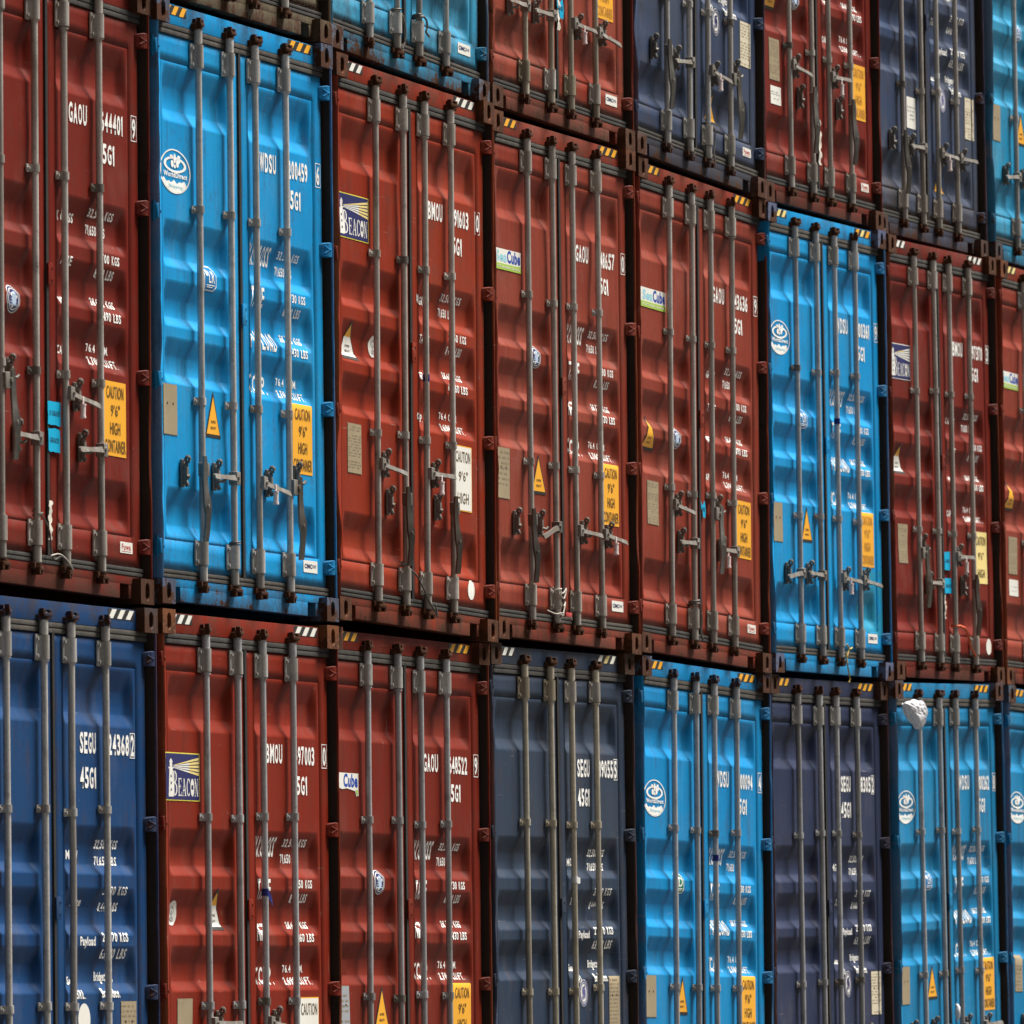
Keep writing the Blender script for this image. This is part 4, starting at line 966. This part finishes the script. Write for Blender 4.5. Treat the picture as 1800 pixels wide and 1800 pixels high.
def add_decals(sp, key, oL, oR, dL, dR, root):
    k7 = key[0] * 10 + key[1]
    for d in sp['decals']:
        if d == 'world': stick('oval_logo', d_world(), oL, dL)
        elif d == 'tri': stick('warning_triangle', d_tri(0.828, 0.842, 1.040), oL, dL)
        elif d == 'tri41': stick('warning_triangle', d_tri(0.335, 1.215, 1.392, 0.112), oL, dL)
        elif d == 'triW': stick('warning_triangle', d_tri(0.350, 1.362, 1.540, 0.112, 'w'), oL, dL)
        elif d == 'tri10': stick('warning_triangle', d_tri(0.830, 1.368, 1.552, 0.106, 'w'), oL, dL)
        elif d == 'triS': stick('warning_triangle', d_tri(1.592, 0.372, 0.540, 0.100), oR, dR)
        elif d == 'plateW': stick('data_plate', d_plate(0.150, 0.812, 0.342, 1.056, M['plate_tan'], k7, 0), oL, dL)
        elif d == 'plateW2': stick('data_plate', d_plate(0.140, 0.775, 0.346, 1.056, M['plate_tan'], k7, 9), oL, dL)
        elif d == 'plate7': stick('data_plate', d_plate(0.225, 0.842, 0.410, 1.090, M['plate_tan'], k7, 9), oL, dL)
        elif d == 'plateB': stick('data_plate', d_plate(0.258, 0.765, 0.466, 1.022, M['plate_tan'], k7, 16, False), oL, dL)
        elif d == 'plateB10': stick('data_plate', d_plate(0.270, 0.780, 0.474, 1.028, M['plate_tan'], k7, 0, False), oL, dL)
        elif d == 'plateSide': stick('data_plate', d_plate(0.150, 0.800, 0.356, 1.058, M['grey_ink'], k7, 9), oL, dL)
        elif d == 'plateS': stick('data_plate', d_plate(2.036, 0.770, 2.236, 1.024, M['plate_tan'], k7, 10), oR, dR)
        elif d == 'plateT': stick('data_plate', d_plate(2.046, 0.790, 2.232, 1.070, M['plate_tan'], k7, 12), oR, dR)
        elif d == 'plateC': stick('data_plate', d_plate(2.106, 0.772, 2.312, 1.050, M['cream'], k7, 14), oR, dR)
        elif d == 'plateC42': stick('data_plate', d_plate(2.086, 0.774, 2.285, 1.050, M['cream'], k7, 14, False), oR, dR)
        elif d == 'oct': stick('inspection_sticker', d_oct(), oL, dL)
        elif d == 'octG': stick('inspection_sticker', d_oct(0.790, 1.600, M['green_st'], "D"), oL, dL)
        elif d in ('cautY', 'cautW', 'cautP', 'cautF'): stick('caution_sticker', d_caution(d[-1].lower(), -0.045 if d in 'cautWcautP' or sp['fam'] == 'gaous' else 0.0, -0.005 + SHIFT.get(key, 0.0)), oR, dR)
        elif d == 'cimc': stick('maker_sticker', d_maker(2.058, 0.236, 2.258, 0.296, "CIMC", M['navy_st']), oR, dR)
        elif d == 'fuwa': stick('maker_sticker', d_maker(2.120, 0.232, 2.278, 0.284, "Fuwa", M['red_ink']), oR, dR)
        elif d in ('beacon', 'beaconY'): stick('lighthouse_sticker', d_beacon(0.012 if key == (1, 0) else 0.0, d == 'beaconY'), oL, dL)
        elif d == 'cube': stick('logo_sticker', d_cube(), oL, dL)
        elif d == 'cube41': stick('logo_sticker', d_cube(False, 0.045), oL, dL)
        elif d == 'cubeTorn': stick('logo_sticker', d_cube(True, -0.06), oL, dL)
        elif d == 'seal31': stick('approval_badge', d_seal(0.808, 1.594), oL, dL)
        elif d in ('seal41', 'seal01'): stick('approval_badge', d_seal(0.812, 1.310), oL, dL)
        elif d == 'seal21': stick('approval_badge', d_seal(0.735, 1.450, 0.066, 0.058, 'small'), oL, dL)
        elif d == 'seal10': stick('approval_badge', d_seal(0.292, 1.440, 0.062, 0.060, 'small'), oL, dL)
        elif d == 'segu_blank': stick('round_emblem', d_seal(1.575, 0.940, 0.075, 0.075, 'blank'), oR, dR)
        elif d == 'seguP': stick('round_emblem', d_seal(1.600, 0.980, 0.074, 0.076, 'purple'), oR, dR)
        elif d == 'seguW': stick('round_emblem', d_seal(1.622, 0.976, 0.072, 0.082, 'white'), oR, dR)
        elif d == 'oval': stick('white_dot', Decal().ellipse(2.140, 0.265, 0.054, 0.052, M['white_st']), oR, dR)
        elif d == 'oval61': stick('white_dot', Decal().ellipse(2.240, 0.254, 0.058, 0.054, M['white_st']), oR, dR)
        elif d == 'white71': stick('paper_label', lab_paper(0.276, 0.618, 0.484, 0.730, k7), oL, dL)
        elif d == 'white62': stick('paper_label', lab_paper(0.786, 0.735, 0.986, 0.938, k7), oL, dL)
        elif d == 'patch':
            rr = random.Random(5); P = []
            for (a, b), (c, e) in zip(((1.945, 0.30), (2.375, 0.285), (2.375, 0.70), (1.960, 0.705)), ((2.375, 0.285), (2.375, 0.70), (1.960, 0.705), (1.945, 0.30))):
                for i in range(9): P.append((min(2.376, a + (c - a) * i / 9 + rr.uniform(-0.012, 0.012)), b + (e - b) * i / 9 + rr.uniform(-0.012, 0.012)))
            Decal().poly(P, M['patch']).build('repainted_patch', oR, dR.y, CU, CZ, 0.0008)
        elif d.startswith('cyan'):
            cu = {'cyan2': ((1.192, 0.768, 1.352, 0.876), (1.196, 0.645, 1.340, 0.752)), 'cyan1': ((1.205, 0.868, 1.300, 0.968),), 'cyan61': ((1.220, 0.745, 1.345, 0.866), (1.215, 0.590, 1.378, 0.692)), 'cyan32': ((1.184, 0.630, 1.306, 0.745),)}[d]
            for i, (a, z0, b, z1) in enumerate(cu):
                rr = random.Random(k7 + i); D = Decal(); n = 7; P = []
                if d in ('cyan1', 'cyan32'):
                    P = [(a, z1), (a + 0.3 * (b - a), z1 - 0.3 * (z1 - z0)), (b - 0.02, z1 + 0.004), (b, z0 + 0.45 * (z1 - z0)), (b - 0.012, z0), (a + 0.45 * (b - a), z0 + 0.04 * (z1 - z0)), (a + 0.35 * (b - a), z0 + 0.4 * (z1 - z0)), (a + 0.01, z0 + 0.5 * (z1 - z0))]
                else:
                    for (p, q), (r, s) in zip(((a, z0), (b, z0), (b, z1), (a, z1)), ((b, z0), (b, z1), (a, z1), (a, z0))):
                        for j in range(5): P.append((p + (r - p) * j / 5 + rr.uniform(-0.004, 0.004), q + (s - q) * j / 5 + rr.uniform(-0.003, 0.003)))
                D.poly(P, M['cyan_st'], 0)
                zc = (z0 + z1) / 2
                D.text("D GRADE" if (d, i) == ('cyan2', 0) else "GRADE", a + 0.02, zc - 0.012, b - 0.014, zc + 0.012, M['ink_blue'], 1, 0.02)
                D.build('grade_tag', oR, lambda u, z: np.full(np.shape(u), 0.0375), (), (), 0.0014)
        elif d.startswith('torn'):
            segs = {'torn': (0.24, 0.42, 1.200, 0.05), 'torn52': (0.32, 0.60, 1.205, 0.06), 'torn32': (0.56, 0.82, 1.200, 0.06), 'torn61': (0.42, 0.58, 1.210, 0.03)}[d]
            z0, z1, u0, w = segs; rr = random.Random(k7); n = 15
            Lp = [(u0 + rr.uniform(-0.006, 0.010), z0 + (z1 - z0) * i / n) for i in range(n + 1)]
            Rp = [(u0 + w * (0.35 + 0.65 * abs(math.sin(i * 0.9 + k7))) + rr.uniform(-0.008, 0.008), z0 + (z1 - z0) * i / n) for i in range(n, -1, -1)]
            Decal().poly(Lp + Rp, M['paper']).build('torn_paper', oR, lambda u, z: np.full(np.shape(u), 0.0385) + 0.002 * np.sin(z * 60), (), np.arange(0.2, 0.9, 0.02), 0.0014)

def lab_paper(u0, z0, u1, z1, seed):
    D = Decal(); D.rect(u0, z0, u1, z1, M['white_st'], 0); lines(D, u0, z0 + 0.25 * (z1 - z0), u1, z0 + 0.75 * (z1 - z0), 4, seed, M['grey_ink'], 1); return D
M['ink_blue'] = flat('sticker_dark_blue_ink', (0.01, 0.06, 0.12), 0.5, 0.3, None, 44, 60)

SHIFT = {(2, 1): -0.042, (6, 1): 0.042, (5, 2): 0.035, (6, 0): 0.035, (5, 1): 0.015}      # lettering stencilled a little off on some doors
TAPES = {(2, 1): (2, 1.335, 'tape_blue'), (5, 1): (2, 1.616, 'tape_blue'), (1, 0): (2, 1.545, 'tape_blue'), (4, 0): (2, 1.760, 'tape_blue'), (3, 0): (2, 1.612, 'tape_white'), (6, 2): (2, 1.120, 'tape_white')}
BENT = {(0, 0): (3, 0, 4, 3), (2, 0): (4, 2, 2, 1)}

ROD_U = {
    (0, 0): (0.588, 1.046, 1.382, 1.813),
    (0, 1): (0.590, 1.015, 1.378, 1.818),
    (0, 2): (0.605, 1.035, 1.380, 1.812),
    (1, 0): (0.622, 1.052, 1.396, 1.820),
    (1, 1): (0.598, 1.025, 1.375, 1.804),
    (1, 2): (0.605, 1.035, 1.380, 1.812),
    (2, 0): (0.587, 1.044, 1.392, 1.797),
    (2, 1): (0.629, 1.051, 1.380, 1.791),
    (2, 2): (0.616, 1.035, 1.378, 1.796),
    (3, 0): (0.597, 1.032, 1.387, 1.806),
    (3, 1): (0.613, 1.032, 1.374, 1.810),
    (3, 2): (0.602, 1.038, 1.377, 1.807),
    (4, 0): (0.627, 1.038, 1.381, 1.805),
    (4, 1): (0.612, 1.031, 1.384, 1.791),
    (4, 2): (0.612, 1.029, 1.378, 1.808),
    (5, 0): (0.598, 1.038, 1.383, 1.809),
    (5, 1): (0.590, 1.017, 1.396, 1.823),
    (5, 2): (0.577, 1.032, 1.387, 1.839),
    (6, 0): (0.577, 1.022, 1.387, 1.845),
    (6, 1): (0.610, 1.044, 1.389, 1.839),
    (6, 2): (0.602, 1.025, 1.382, 1.817),
    (7, 0): (0.605, 1.035, 1.380, 1.812),
    (7, 1): (0.605, 1.035, 1.380, 1.812),
    (7, 2): (0.606, 1.035, 1.380, 1.810),
}

def build(key):
    sp = SPEC[key]; X, dy, z0, slp, sc = PL[key]; seed = key[0] * 17 + key[1] * 101 + 3
    root = bpy.data.objects.new('shipping_container', None); COL.objects.link(root)
    root.location = (X, dy, z0); root.rotation_euler = (0, -math.atan(slp), 0); root.scale = (1, 1, sc)
    root['label'] = sp['label']; root['category'] = 'container'; root['group'] = 'stacked shipping containers'
    col, fd = sp['col']
    pm = paint('paint_door_%d' % seed, col, fd, sp['fade'] + 0.1, sp['rust'] * 0.4 + 0.05, sp['dirt'] + 0.1, sp['low'] * sp['dlow'], sp['rough'] + 0.06, seed, 0.10 + 0.10 * sp['rust'])
    fm = paint('paint_frame_%d' % seed, col, fd, sp['fade'], sp['rust'] * 0.4 + 0.15, sp['dirt'] + 0.3, min(0.78, 0.42 + 0.45 * sp['low']), 0.55, seed + 1)
    hue = random.Random(seed + 5)
    own = tuple(0.10 * x for x in col)
    rm = paint('paint_casting_%d' % seed, tuple(x + y for x, y in zip(own, (0.045, 0.022, 0.011))), tuple(0.45 * c_ + 0.55 * x * hue.uniform(0.7, 1.15) for x, c_ in zip((0.19, 0.085, 0.030), col)), 0.95, 1.4, 0.9, 0.4, 0.75, seed + 2)
    cm = paint('paint_cam_%d' % seed, tuple(0.38 * x + 0.012 for x in col), (0.09, 0.05, 0.028), 0.7, 1.2, 0.7, 0.6, 0.65, seed + 4)
    hm_ = paint('paint_hinge_%d' % seed, tuple(0.9 * x for x in col), tuple(0.6 * x + 0.2 * y for x, y in zip(col, (0.12, 0.06, 0.03))), 0.7, 0.7, 0.6, 0.3, 0.6, seed + 8)
    qm = paint('paint_post_%d' % seed, tuple(0.8 * x for x in col), tuple(0.45 * x + 0.6 * y for x, y in zip(col, (0.26, 0.090, 0.030))), 0.95, (0.95 if col[0] > 0.1 else 0.75) + 0.5 * sp['rust'], 0.9, 0.4, 0.65, seed + 6)
    link('container_shell', ME['shell'], pm, root)
    rr = random.Random(seed)
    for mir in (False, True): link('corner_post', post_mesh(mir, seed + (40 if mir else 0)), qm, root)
    link('header_rail', ME['header'], fm, root); link('sill_rail', ME['sill'], fm, root)
    for z in (0.0, CH - 0.118):
        link('corner_casting', ME['casting'], rm, root, (0, 0, z)); link('corner_casting', ME['casting_r'], rm, root, (CW - 0.170, 0, z))
    hc = sp['hz']
    for u0, u1, c in ((0.190, 0.500, hc[0]), (1.905, 2.235, hc[1])):
        d_hazard(u0, u1, 2.832, 2.880, c, seed).build('hazard_strip', root, lambda u, z: np.full(np.shape(u), 0.045), (), (), 0.0014)
    doors = {}
    for sd in 'LR':
        D = Door(sd, seed + ord(sd), sp['dents'])
        o = link('door', D.mesh(), pm, root)
        doors[sd] = (D, o)
        link('gasket', ME['gasket_l' if sd == 'L' else 'gasket_r'], M['gasket'] if seed % 2 else M['gasket_mid'], o)
        for hzz in (0.270, 1.065, 1.865, 2.655):
            if sd == 'L': link('hinge', ME['hinge_l'], hm_, o, (0.042, 0, hzz))
            else: link('hinge', ME['hinge_r'], hm_, o, (CW - 0.044, 0, hzz))
    (dL, oL), (dR, oR) = doors['L'], doors['R']
    link('overlap_plate', ME['tab'], pm, oR)
    rodm = M[sp['rod']]; platem = M[{'rod_grey': 'plate_grey', 'rod_cold': 'plate_grey', 'rod_warm': 'plate_warm', 'rod_tan': 'plate_tan_steel'}[sp['rod']]]
    bends = BENT.get(key, None)
    for i, u in enumerate(ROD_U[key]):
        r = link('lock_rod', RODM[bends[i] if bends else rr.choice((0, 1, 1, 2, 3))], rodm, root, (u, 0, 0))
        for z in (0.256, 2.662): link('bearing', ME['bearing'], platem if rr.random() > 0.15 else M['rod_warm'], r, (0, 0, z + rr.uniform(-0.006, 0.006)))
        for z in (1.000, 1.914):
            gb = link('guide_bracket', ME['guide'], rodm if rr.random() > 0.1 else M['handle_dark'], r, (0, 0, z + rr.uniform(-0.012, 0.012))); gb.rotation_euler = (0, rr.uniform(-0.05, 0.05), 0)
        cu_ = link('cam', ME['cam_up'], cm, r, (0, 0, 2.790)); cd_ = link('cam', ME['cam_dn'], cm, r, (0, 0, 0.122))
        cu_.rotation_euler = (0, 0, rr.uniform(-0.25, 0.25)); cd_.rotation_euler = (0, 0, rr.uniform(-0.25, 0.25))
        k = sp['h'][i]; hz = sp['zu'] if i in (0, 2) else sp['zl']
        hz2 = hz + (0.03 if k == 'H' else 0.0)
        hm = M['handle'] if k in 'LR' else (M['handle_dark'] if rr.random() < 0.6 else M['handle'])
        hh = link('handle', ME['handle_' + k], hm, r, (0, -0.004, hz2))
        hh.rotation_euler = (0, rr.uniform(-0.05, 0.09) * (1 if k in 'Rr' else -1), 0)
        cu = {'L': u - 0.215, 'l': u - 0.235, 'H': u - 0.215, 'R': u + 0.165, 'h': u + 0.13}[k]
        owner = oL if i < 2 else oR; dd = dL if i < 2 else dR
        zc = hz + (0.0 if k != 'h' else 0.045)
        y = float(dd.y(cu, zc)) - SKIN
        link('handle_catch', ME['catch_r' if k != 'H' else 'catch_l'], M['catch'], owner, (cu, y, zc + rr.uniform(-0.01, 0.01)))
        if key in TAPES and TAPES[key][0] == i:
            bm = bmesh.new(); cyl(bm, 0, ROD_Y, -0.018, 0.018, 0.0195, 14)
            if key in ((1, 0), (3, 0)): strip_loft(bm, [((0.012, 0.018, 0.0), (0, 0, 0.018), (0, 0.001, 0)), ((0.05, 0.010, -0.006 if key == (3, 0) else -0.03), (0, 0, 0.018), (0, 0.001, 0)), ((0.10, 0.022, -0.004 if key == (3, 0) else -0.055), (0, 0, 0.014), (0, 0.001, 0))])
            link('tape_wrap', to_mesh(bm, 'tape_wrap', 0.6), M[TAPES[key][2]], r, (0, 0, TAPES[key][1]))
    if sp['num']:
        fam = sp['fam']
        du = SHIFT.get(key, 0.0)
        for nm, D in d_serial(fam, *sp['num']).items():
            for it in D.items: it[0][:, 0] += min(du, 0.012) if nm == 'check_digit' else (max(du, 0.0) if nm == 'owner_code' else du)
            stick(nm, D, oR, dR)
        for nm, D in d_weights({'gaous': 'small', 'bmou': 'small'}.get(fam, fam), sp['v']).items():
            for it in D.items: it[0][:, 0] += du
            stick(nm, D, oR, dR)
    add_decals(sp, key, oL, oR, dL, dR, root)
    return root

M['gasket_mid'] = flat('gasket_grey_rubber', (0.030, 0.028, 0.026), 0.7, 0.6, (0.085, 0.075, 0.062), 45, 20, 0.5)
for key in sorted(PL): build(key)

# ------------------------------------------------------------------ loose things hung on the stacks
def thing(o, label, cat, group=None):
    o['label'] = label; o['category'] = cat
    if group: o['group'] = group
    return o

def seal_mesh():
    bm = bmesh.new()
    cyl(bm, 0, 0, -0.050, 0.0, 0.0125, 12, 0.0135); cyl(bm, 0, 0, 0.0, 0.008, 0.0155, 12); cyl(bm, 0, 0, -0.060, -0.050, 0.0150, 12)
    tube(bm, [(0, 0, 0.006), (0, 0, 0.030), (0.003, 0.002, 0.044)], 0.005, 8)
    return to_mesh(bm, 'bolt_seal', 0.7)
SEALM = seal_mesh()
for key, u, z, y, tilt, lab in (
        ((1, 1), 1.520, 0.600, -0.012, 0.05, 'white bolt seal on the handle of the blue container marked 00459 6'),
        ((0, 1), 1.520, 0.872, -0.012, 0.1, 'white bolt seal on the upper right handle of the red container marked 44401 9'),
        ((2, 1), 1.530, 0.790, -0.012, 0.15, 'white bolt seal beside the white caution sheet of the container marked 91603 0'),
        ((3, 1), 1.965, 0.608, -0.014, 0.12, 'white bolt seal on the rightmost handle of the container marked 48657 0'),
        ((4, 1), 1.585, 0.648, -0.012, 0.1, 'white bolt seal low on the right door of the container marked 3636 9'),
        ((5, 1), 1.520, 0.588, -0.012, 0.02, 'white bolt seal under a handle of the blue container marked 00361 9'),
        ((6, 1), 1.540, 0.795, -0.012, 0.1, 'white bolt seal on the upper handle of the red container marked 7370 3'),
        ((3, 2), 1.530, 0.575, -0.012, 0.05, 'white bolt seal on the topmost red container with tan bearings'),
        ((4, 2), 1.530, 0.605, -0.012, 0.1, 'white bolt seal on the slate navy container at the top between two red ones'),
        ((5, 2), 1.540, 0.840, -0.012, 0.15, 'white bolt seal on the brownish red container at the top'),
        ((6, 2), 1.530, 0.572, -0.012, 0.1, 'white bolt seal on the grey navy container with a dusty lower half')):
    o = link('bolt_seal', SEALM, M['seal'], None, at(key, u, y, z)); o.rotation_euler = (0, tilt, 0.3)
    thing(o, lab, 'seal', 'bolt seals on the door handles')

def wire(name, key, pts, r, mat, label, cat='wire', n=6):
    """smooth wire through container-local points, hung in the world"""
    base = at(key, *pts[0]); P = [at(key, *p) - base for p in pts]; Q = []
    for i in range(len(P) - 1):
        p0, p1, p2, p3 = P[max(0, i - 1)], P[i], P[i + 1], P[min(len(P) - 1, i + 2)]
        for j in range(6):
            t = j / 6; Q.append(0.5 * ((2 * p1) + (p2 - p0) * t + (2 * p0 - 5 * p1 + 4 * p2 - p3) * t * t + (3 * p1 - p0 - 3 * p2 + p3) * t ** 3))
    Q.append(P[-1]); bm = bmesh.new(); tube(bm, Q, r, n)
    return thing(link(name, to_mesh(bm, name, 1.0), mat, None, base), label, cat)

def coil(u, z, turns, r=0.024, rise=0.02, ph=0.0):
    return [(u + r * math.cos(ph + a), ROD_Y + r * math.sin(ph + a), z + rise * a / 6.283) for a in np.linspace(0, 6.283 * turns, int(10 * turns) + 1)]

wire('wire_tie', (0, 1), coil(1.030, 0.335, 1.5) + [(1.10, 0.020, 0.330), (1.150, 0.012, 0.27), (1.185, 0.020, 0.20), (1.200, 0.012, 0.15), (1.26, 0.000, 0.165), (1.34, -0.004, 0.14), (1.400, -0.002, 0.115)], 0.0045, M['wire'], 'thin looped wire tied round the second rod of the red container marked 44401 9')
wire('wire_tie', (0, 1), [(1.17, 0.014, 0.165), (1.24, 0.000, 0.175), (1.32, -0.006, 0.150), (1.39, -0.008, 0.108)], 0.004, M['pale_wire'], 'short pale wire end low on the seam of the red container marked 44401 9')
wire('wire_tie', (1, 1), coil(1.030, 0.318, 2, 0.026, 0.010), 0.005, M['wire'], 'wire ring on a lower bearing of the blue container marked 00459 6')
wire('wire_tie', (2, 1), coil(1.030, 0.326, 1.3) + [(1.10, 0.02, 0.32), (1.20, 0.014, 0.285), (1.29, 0.010, 0.22), (1.36, 0.004, 0.16), (1.41, -0.006, 0.118), (1.46, -0.004, 0.09), (1.45, 0.002, 0.15)], 0.005, M['wire'], 'slack wire running between two rods of the container marked 91603 0')
wire('wire_bundle', (3, 1), coil(1.030, 0.300, 1.2, 0.027, 0.018) + [(1.06, 0.0, 0.29), (1.12, -0.004, 0.32), (1.06, -0.008, 0.26), (0.98, -0.006, 0.30), (1.04, -0.012, 0.22), (1.10, -0.004, 0.24), (1.02, -0.012, 0.16)] + coil(1.030, 0.17, 1.2, 0.028, 0.01) + [(1.16, -0.004, 0.165), (1.24, 0.006, 0.150)], 0.004, M['pale_wire'], 'tangle of pale wire round the second rod of the container marked 48657 0')
wire('wire_tie', (3, 1), [(0.80, 0.0, 0.185), (0.92, -0.008, 0.170), (1.02, -0.014, 0.178), (1.12, -0.006, 0.165), (1.20, 0.0, 0.155)], 0.004, M['pale_wire'], 'stray wire crossing the lower gasket of the container marked 48657 0')
bm = bmesh.new(); box(bm, -0.05, 0.05, -0.006, 0.006, -0.012, 0.012, 0.003)
thing(link('red_tag', to_mesh(bm, 'red_tag', 0.6), M['red_ink'], None, at((3, 1), 1.10, -0.020, 0.172)), 'small red tag caught in the wire of the container marked 48657 0', 'tag')
wire('rope_tie', (2, 2), coil(1.030, 0.325, 1.2, 0.026, 0.01) + [(1.07, 0.006, 0.31), (1.10, -0.004, 0.24), (1.09, -0.004, 0.17), (1.06, 0.0, 0.12), (1.05, -0.004, 0.08)], 0.006, M['wire'], 'frayed cord hanging down the second rod of the weathered blue container', 'rope')
wire('rope_tie', (2, 2), coil(1.378, 0.330, 1.6, 0.028, 0.012) + [(1.42, -0.004, 0.330), (1.45, 0.0, 0.29), (1.44, 0.004, 0.265), (1.48, 0.0, 0.245)], 0.006, M['wire'], 'cord looped round the third rod of the weathered blue container', 'rope')
wire('rope_tie', (4, 1), coil(1.030, 0.330, 1.8, 0.030, 0.016) + [(1.07, -0.002, 0.32), (1.10, 0.0, 0.25), (1.10, 0.006, 0.18), (1.12, 0.0, 0.13)], 0.007, M['wire'], 'black cord knotted round the second rod of the container marked 3636 9', 'rope')
wire('rope_tie', (4, 2), coil(1.378, 0.330, 1.2, 0.026, 0.01) + [(1.42, -0.002, 0.31), (1.44, 0.0, 0.24), (1.42, 0.0, 0.16), (1.43, -0.004, 0.10)], 0.005, M['wire'], 'cord hanging beside the third rod of the slate navy container at the top', 'rope')
wire('orange_strap', (6, 1), coil(1.400, 0.372, 1.4, 0.028, 0.006) + [(1.46, -0.004, 0.37), (1.54, -0.006, 0.345), (1.60, -0.002, 0.30), (1.64, 0.0, 0.25), (1.70, 0.004, 0.22), (1.76, 0.0, 0.18)], 0.008, M['orange'], 'orange strap tied between two rods of the red container marked 7370 3', 'strap')
wire('straw_wisp', (5, 1), [(1.42, -0.010, 0.21), (1.45, -0.016, 0.18), (1.52, -0.012, 0.19), (1.44, -0.012, 0.165), (1.40, -0.014, 0.10), (1.47, -0.008, 0.0), (1.46, -0.006, -0.03)], 0.005, M['straw'], 'wisp of straw hanging at the foot of the blue container marked 00361 9', 'straw')

# plastic bag snagged on the header of the lower right blue container
def bag_mesh():
    bm = bmesh.new(); bmesh.ops.create_icosphere(bm, subdivisions=6, radius=1.0); rr = random.Random(11)
    dirs = [(Vector((rr.gauss(0, 1), rr.gauss(0, 1), rr.gauss(0, 1))).normalized(), rr.uniform(2, 5), rr.uniform(0, 6), rr.uniform(0.03, 0.07)) for _ in range(10)]
    dirs += [(Vector((rr.gauss(0, 1), rr.gauss(0, 1), rr.gauss(0, 0.5))).normalized(), rr.uniform(9, 26), rr.uniform(0, 6), rr.uniform(0.006, 0.020)) for _ in range(20)]
    for v in bm.verts:
        p = v.co.copy(); k = 1.0
        q = p + 0.25 * Vector((math.sin(3 * p.y + 1), math.sin(3 * p.z), math.sin(3 * p.x + 2)))
        for d, f, ph, a in dirs: k += a * math.sin(f * q.dot(d) + ph)
        t = (p.z + 1) / 2
        tail = max(0.0, -p.z - 0.15)
        v.co = Vector((p.x * k * (0.075 + 0.055 * t ** 0.7) + 0.040 * (1 - t), p.y * k * (0.030 + 0.020 * t), p.z * k * 0.080 - 0.016 * tail * (0.6 + 0.5 * math.sin(14 * p.x + 5 * p.y))))
    return to_mesh(bm, 'plastic_bag', 3.1)
o = link('plastic_bag', bag_mesh(), M['bag'], None, at((6, 0), 0.195, -0.030, 2.682)); o.rotation_euler = (0, -0.1, -0.4)
thing(o, 'crumpled white plastic bag snagged beside the first rod of a blue container', 'bag')
bm = bmesh.new(); tube(bm, [(0, 0, 0.05), (0.01, -0.004, 0.03), (-0.008, -0.006, 0.0), (0.014, -0.002, -0.03), (0.004, 0, -0.06)], 0.016, 7, lambda s: 0.35 + 0.9 * math.sin(3.0 * s + 0.1))
thing(link('plastic_scrap', to_mesh(bm, 'plastic_scrap', 2.0), M['bag'], None, at((6, 0), 1.225, 0.015, 0.735)), 'scrap of white plastic on the seam of the blue container marked 0262 8', 'scrap')
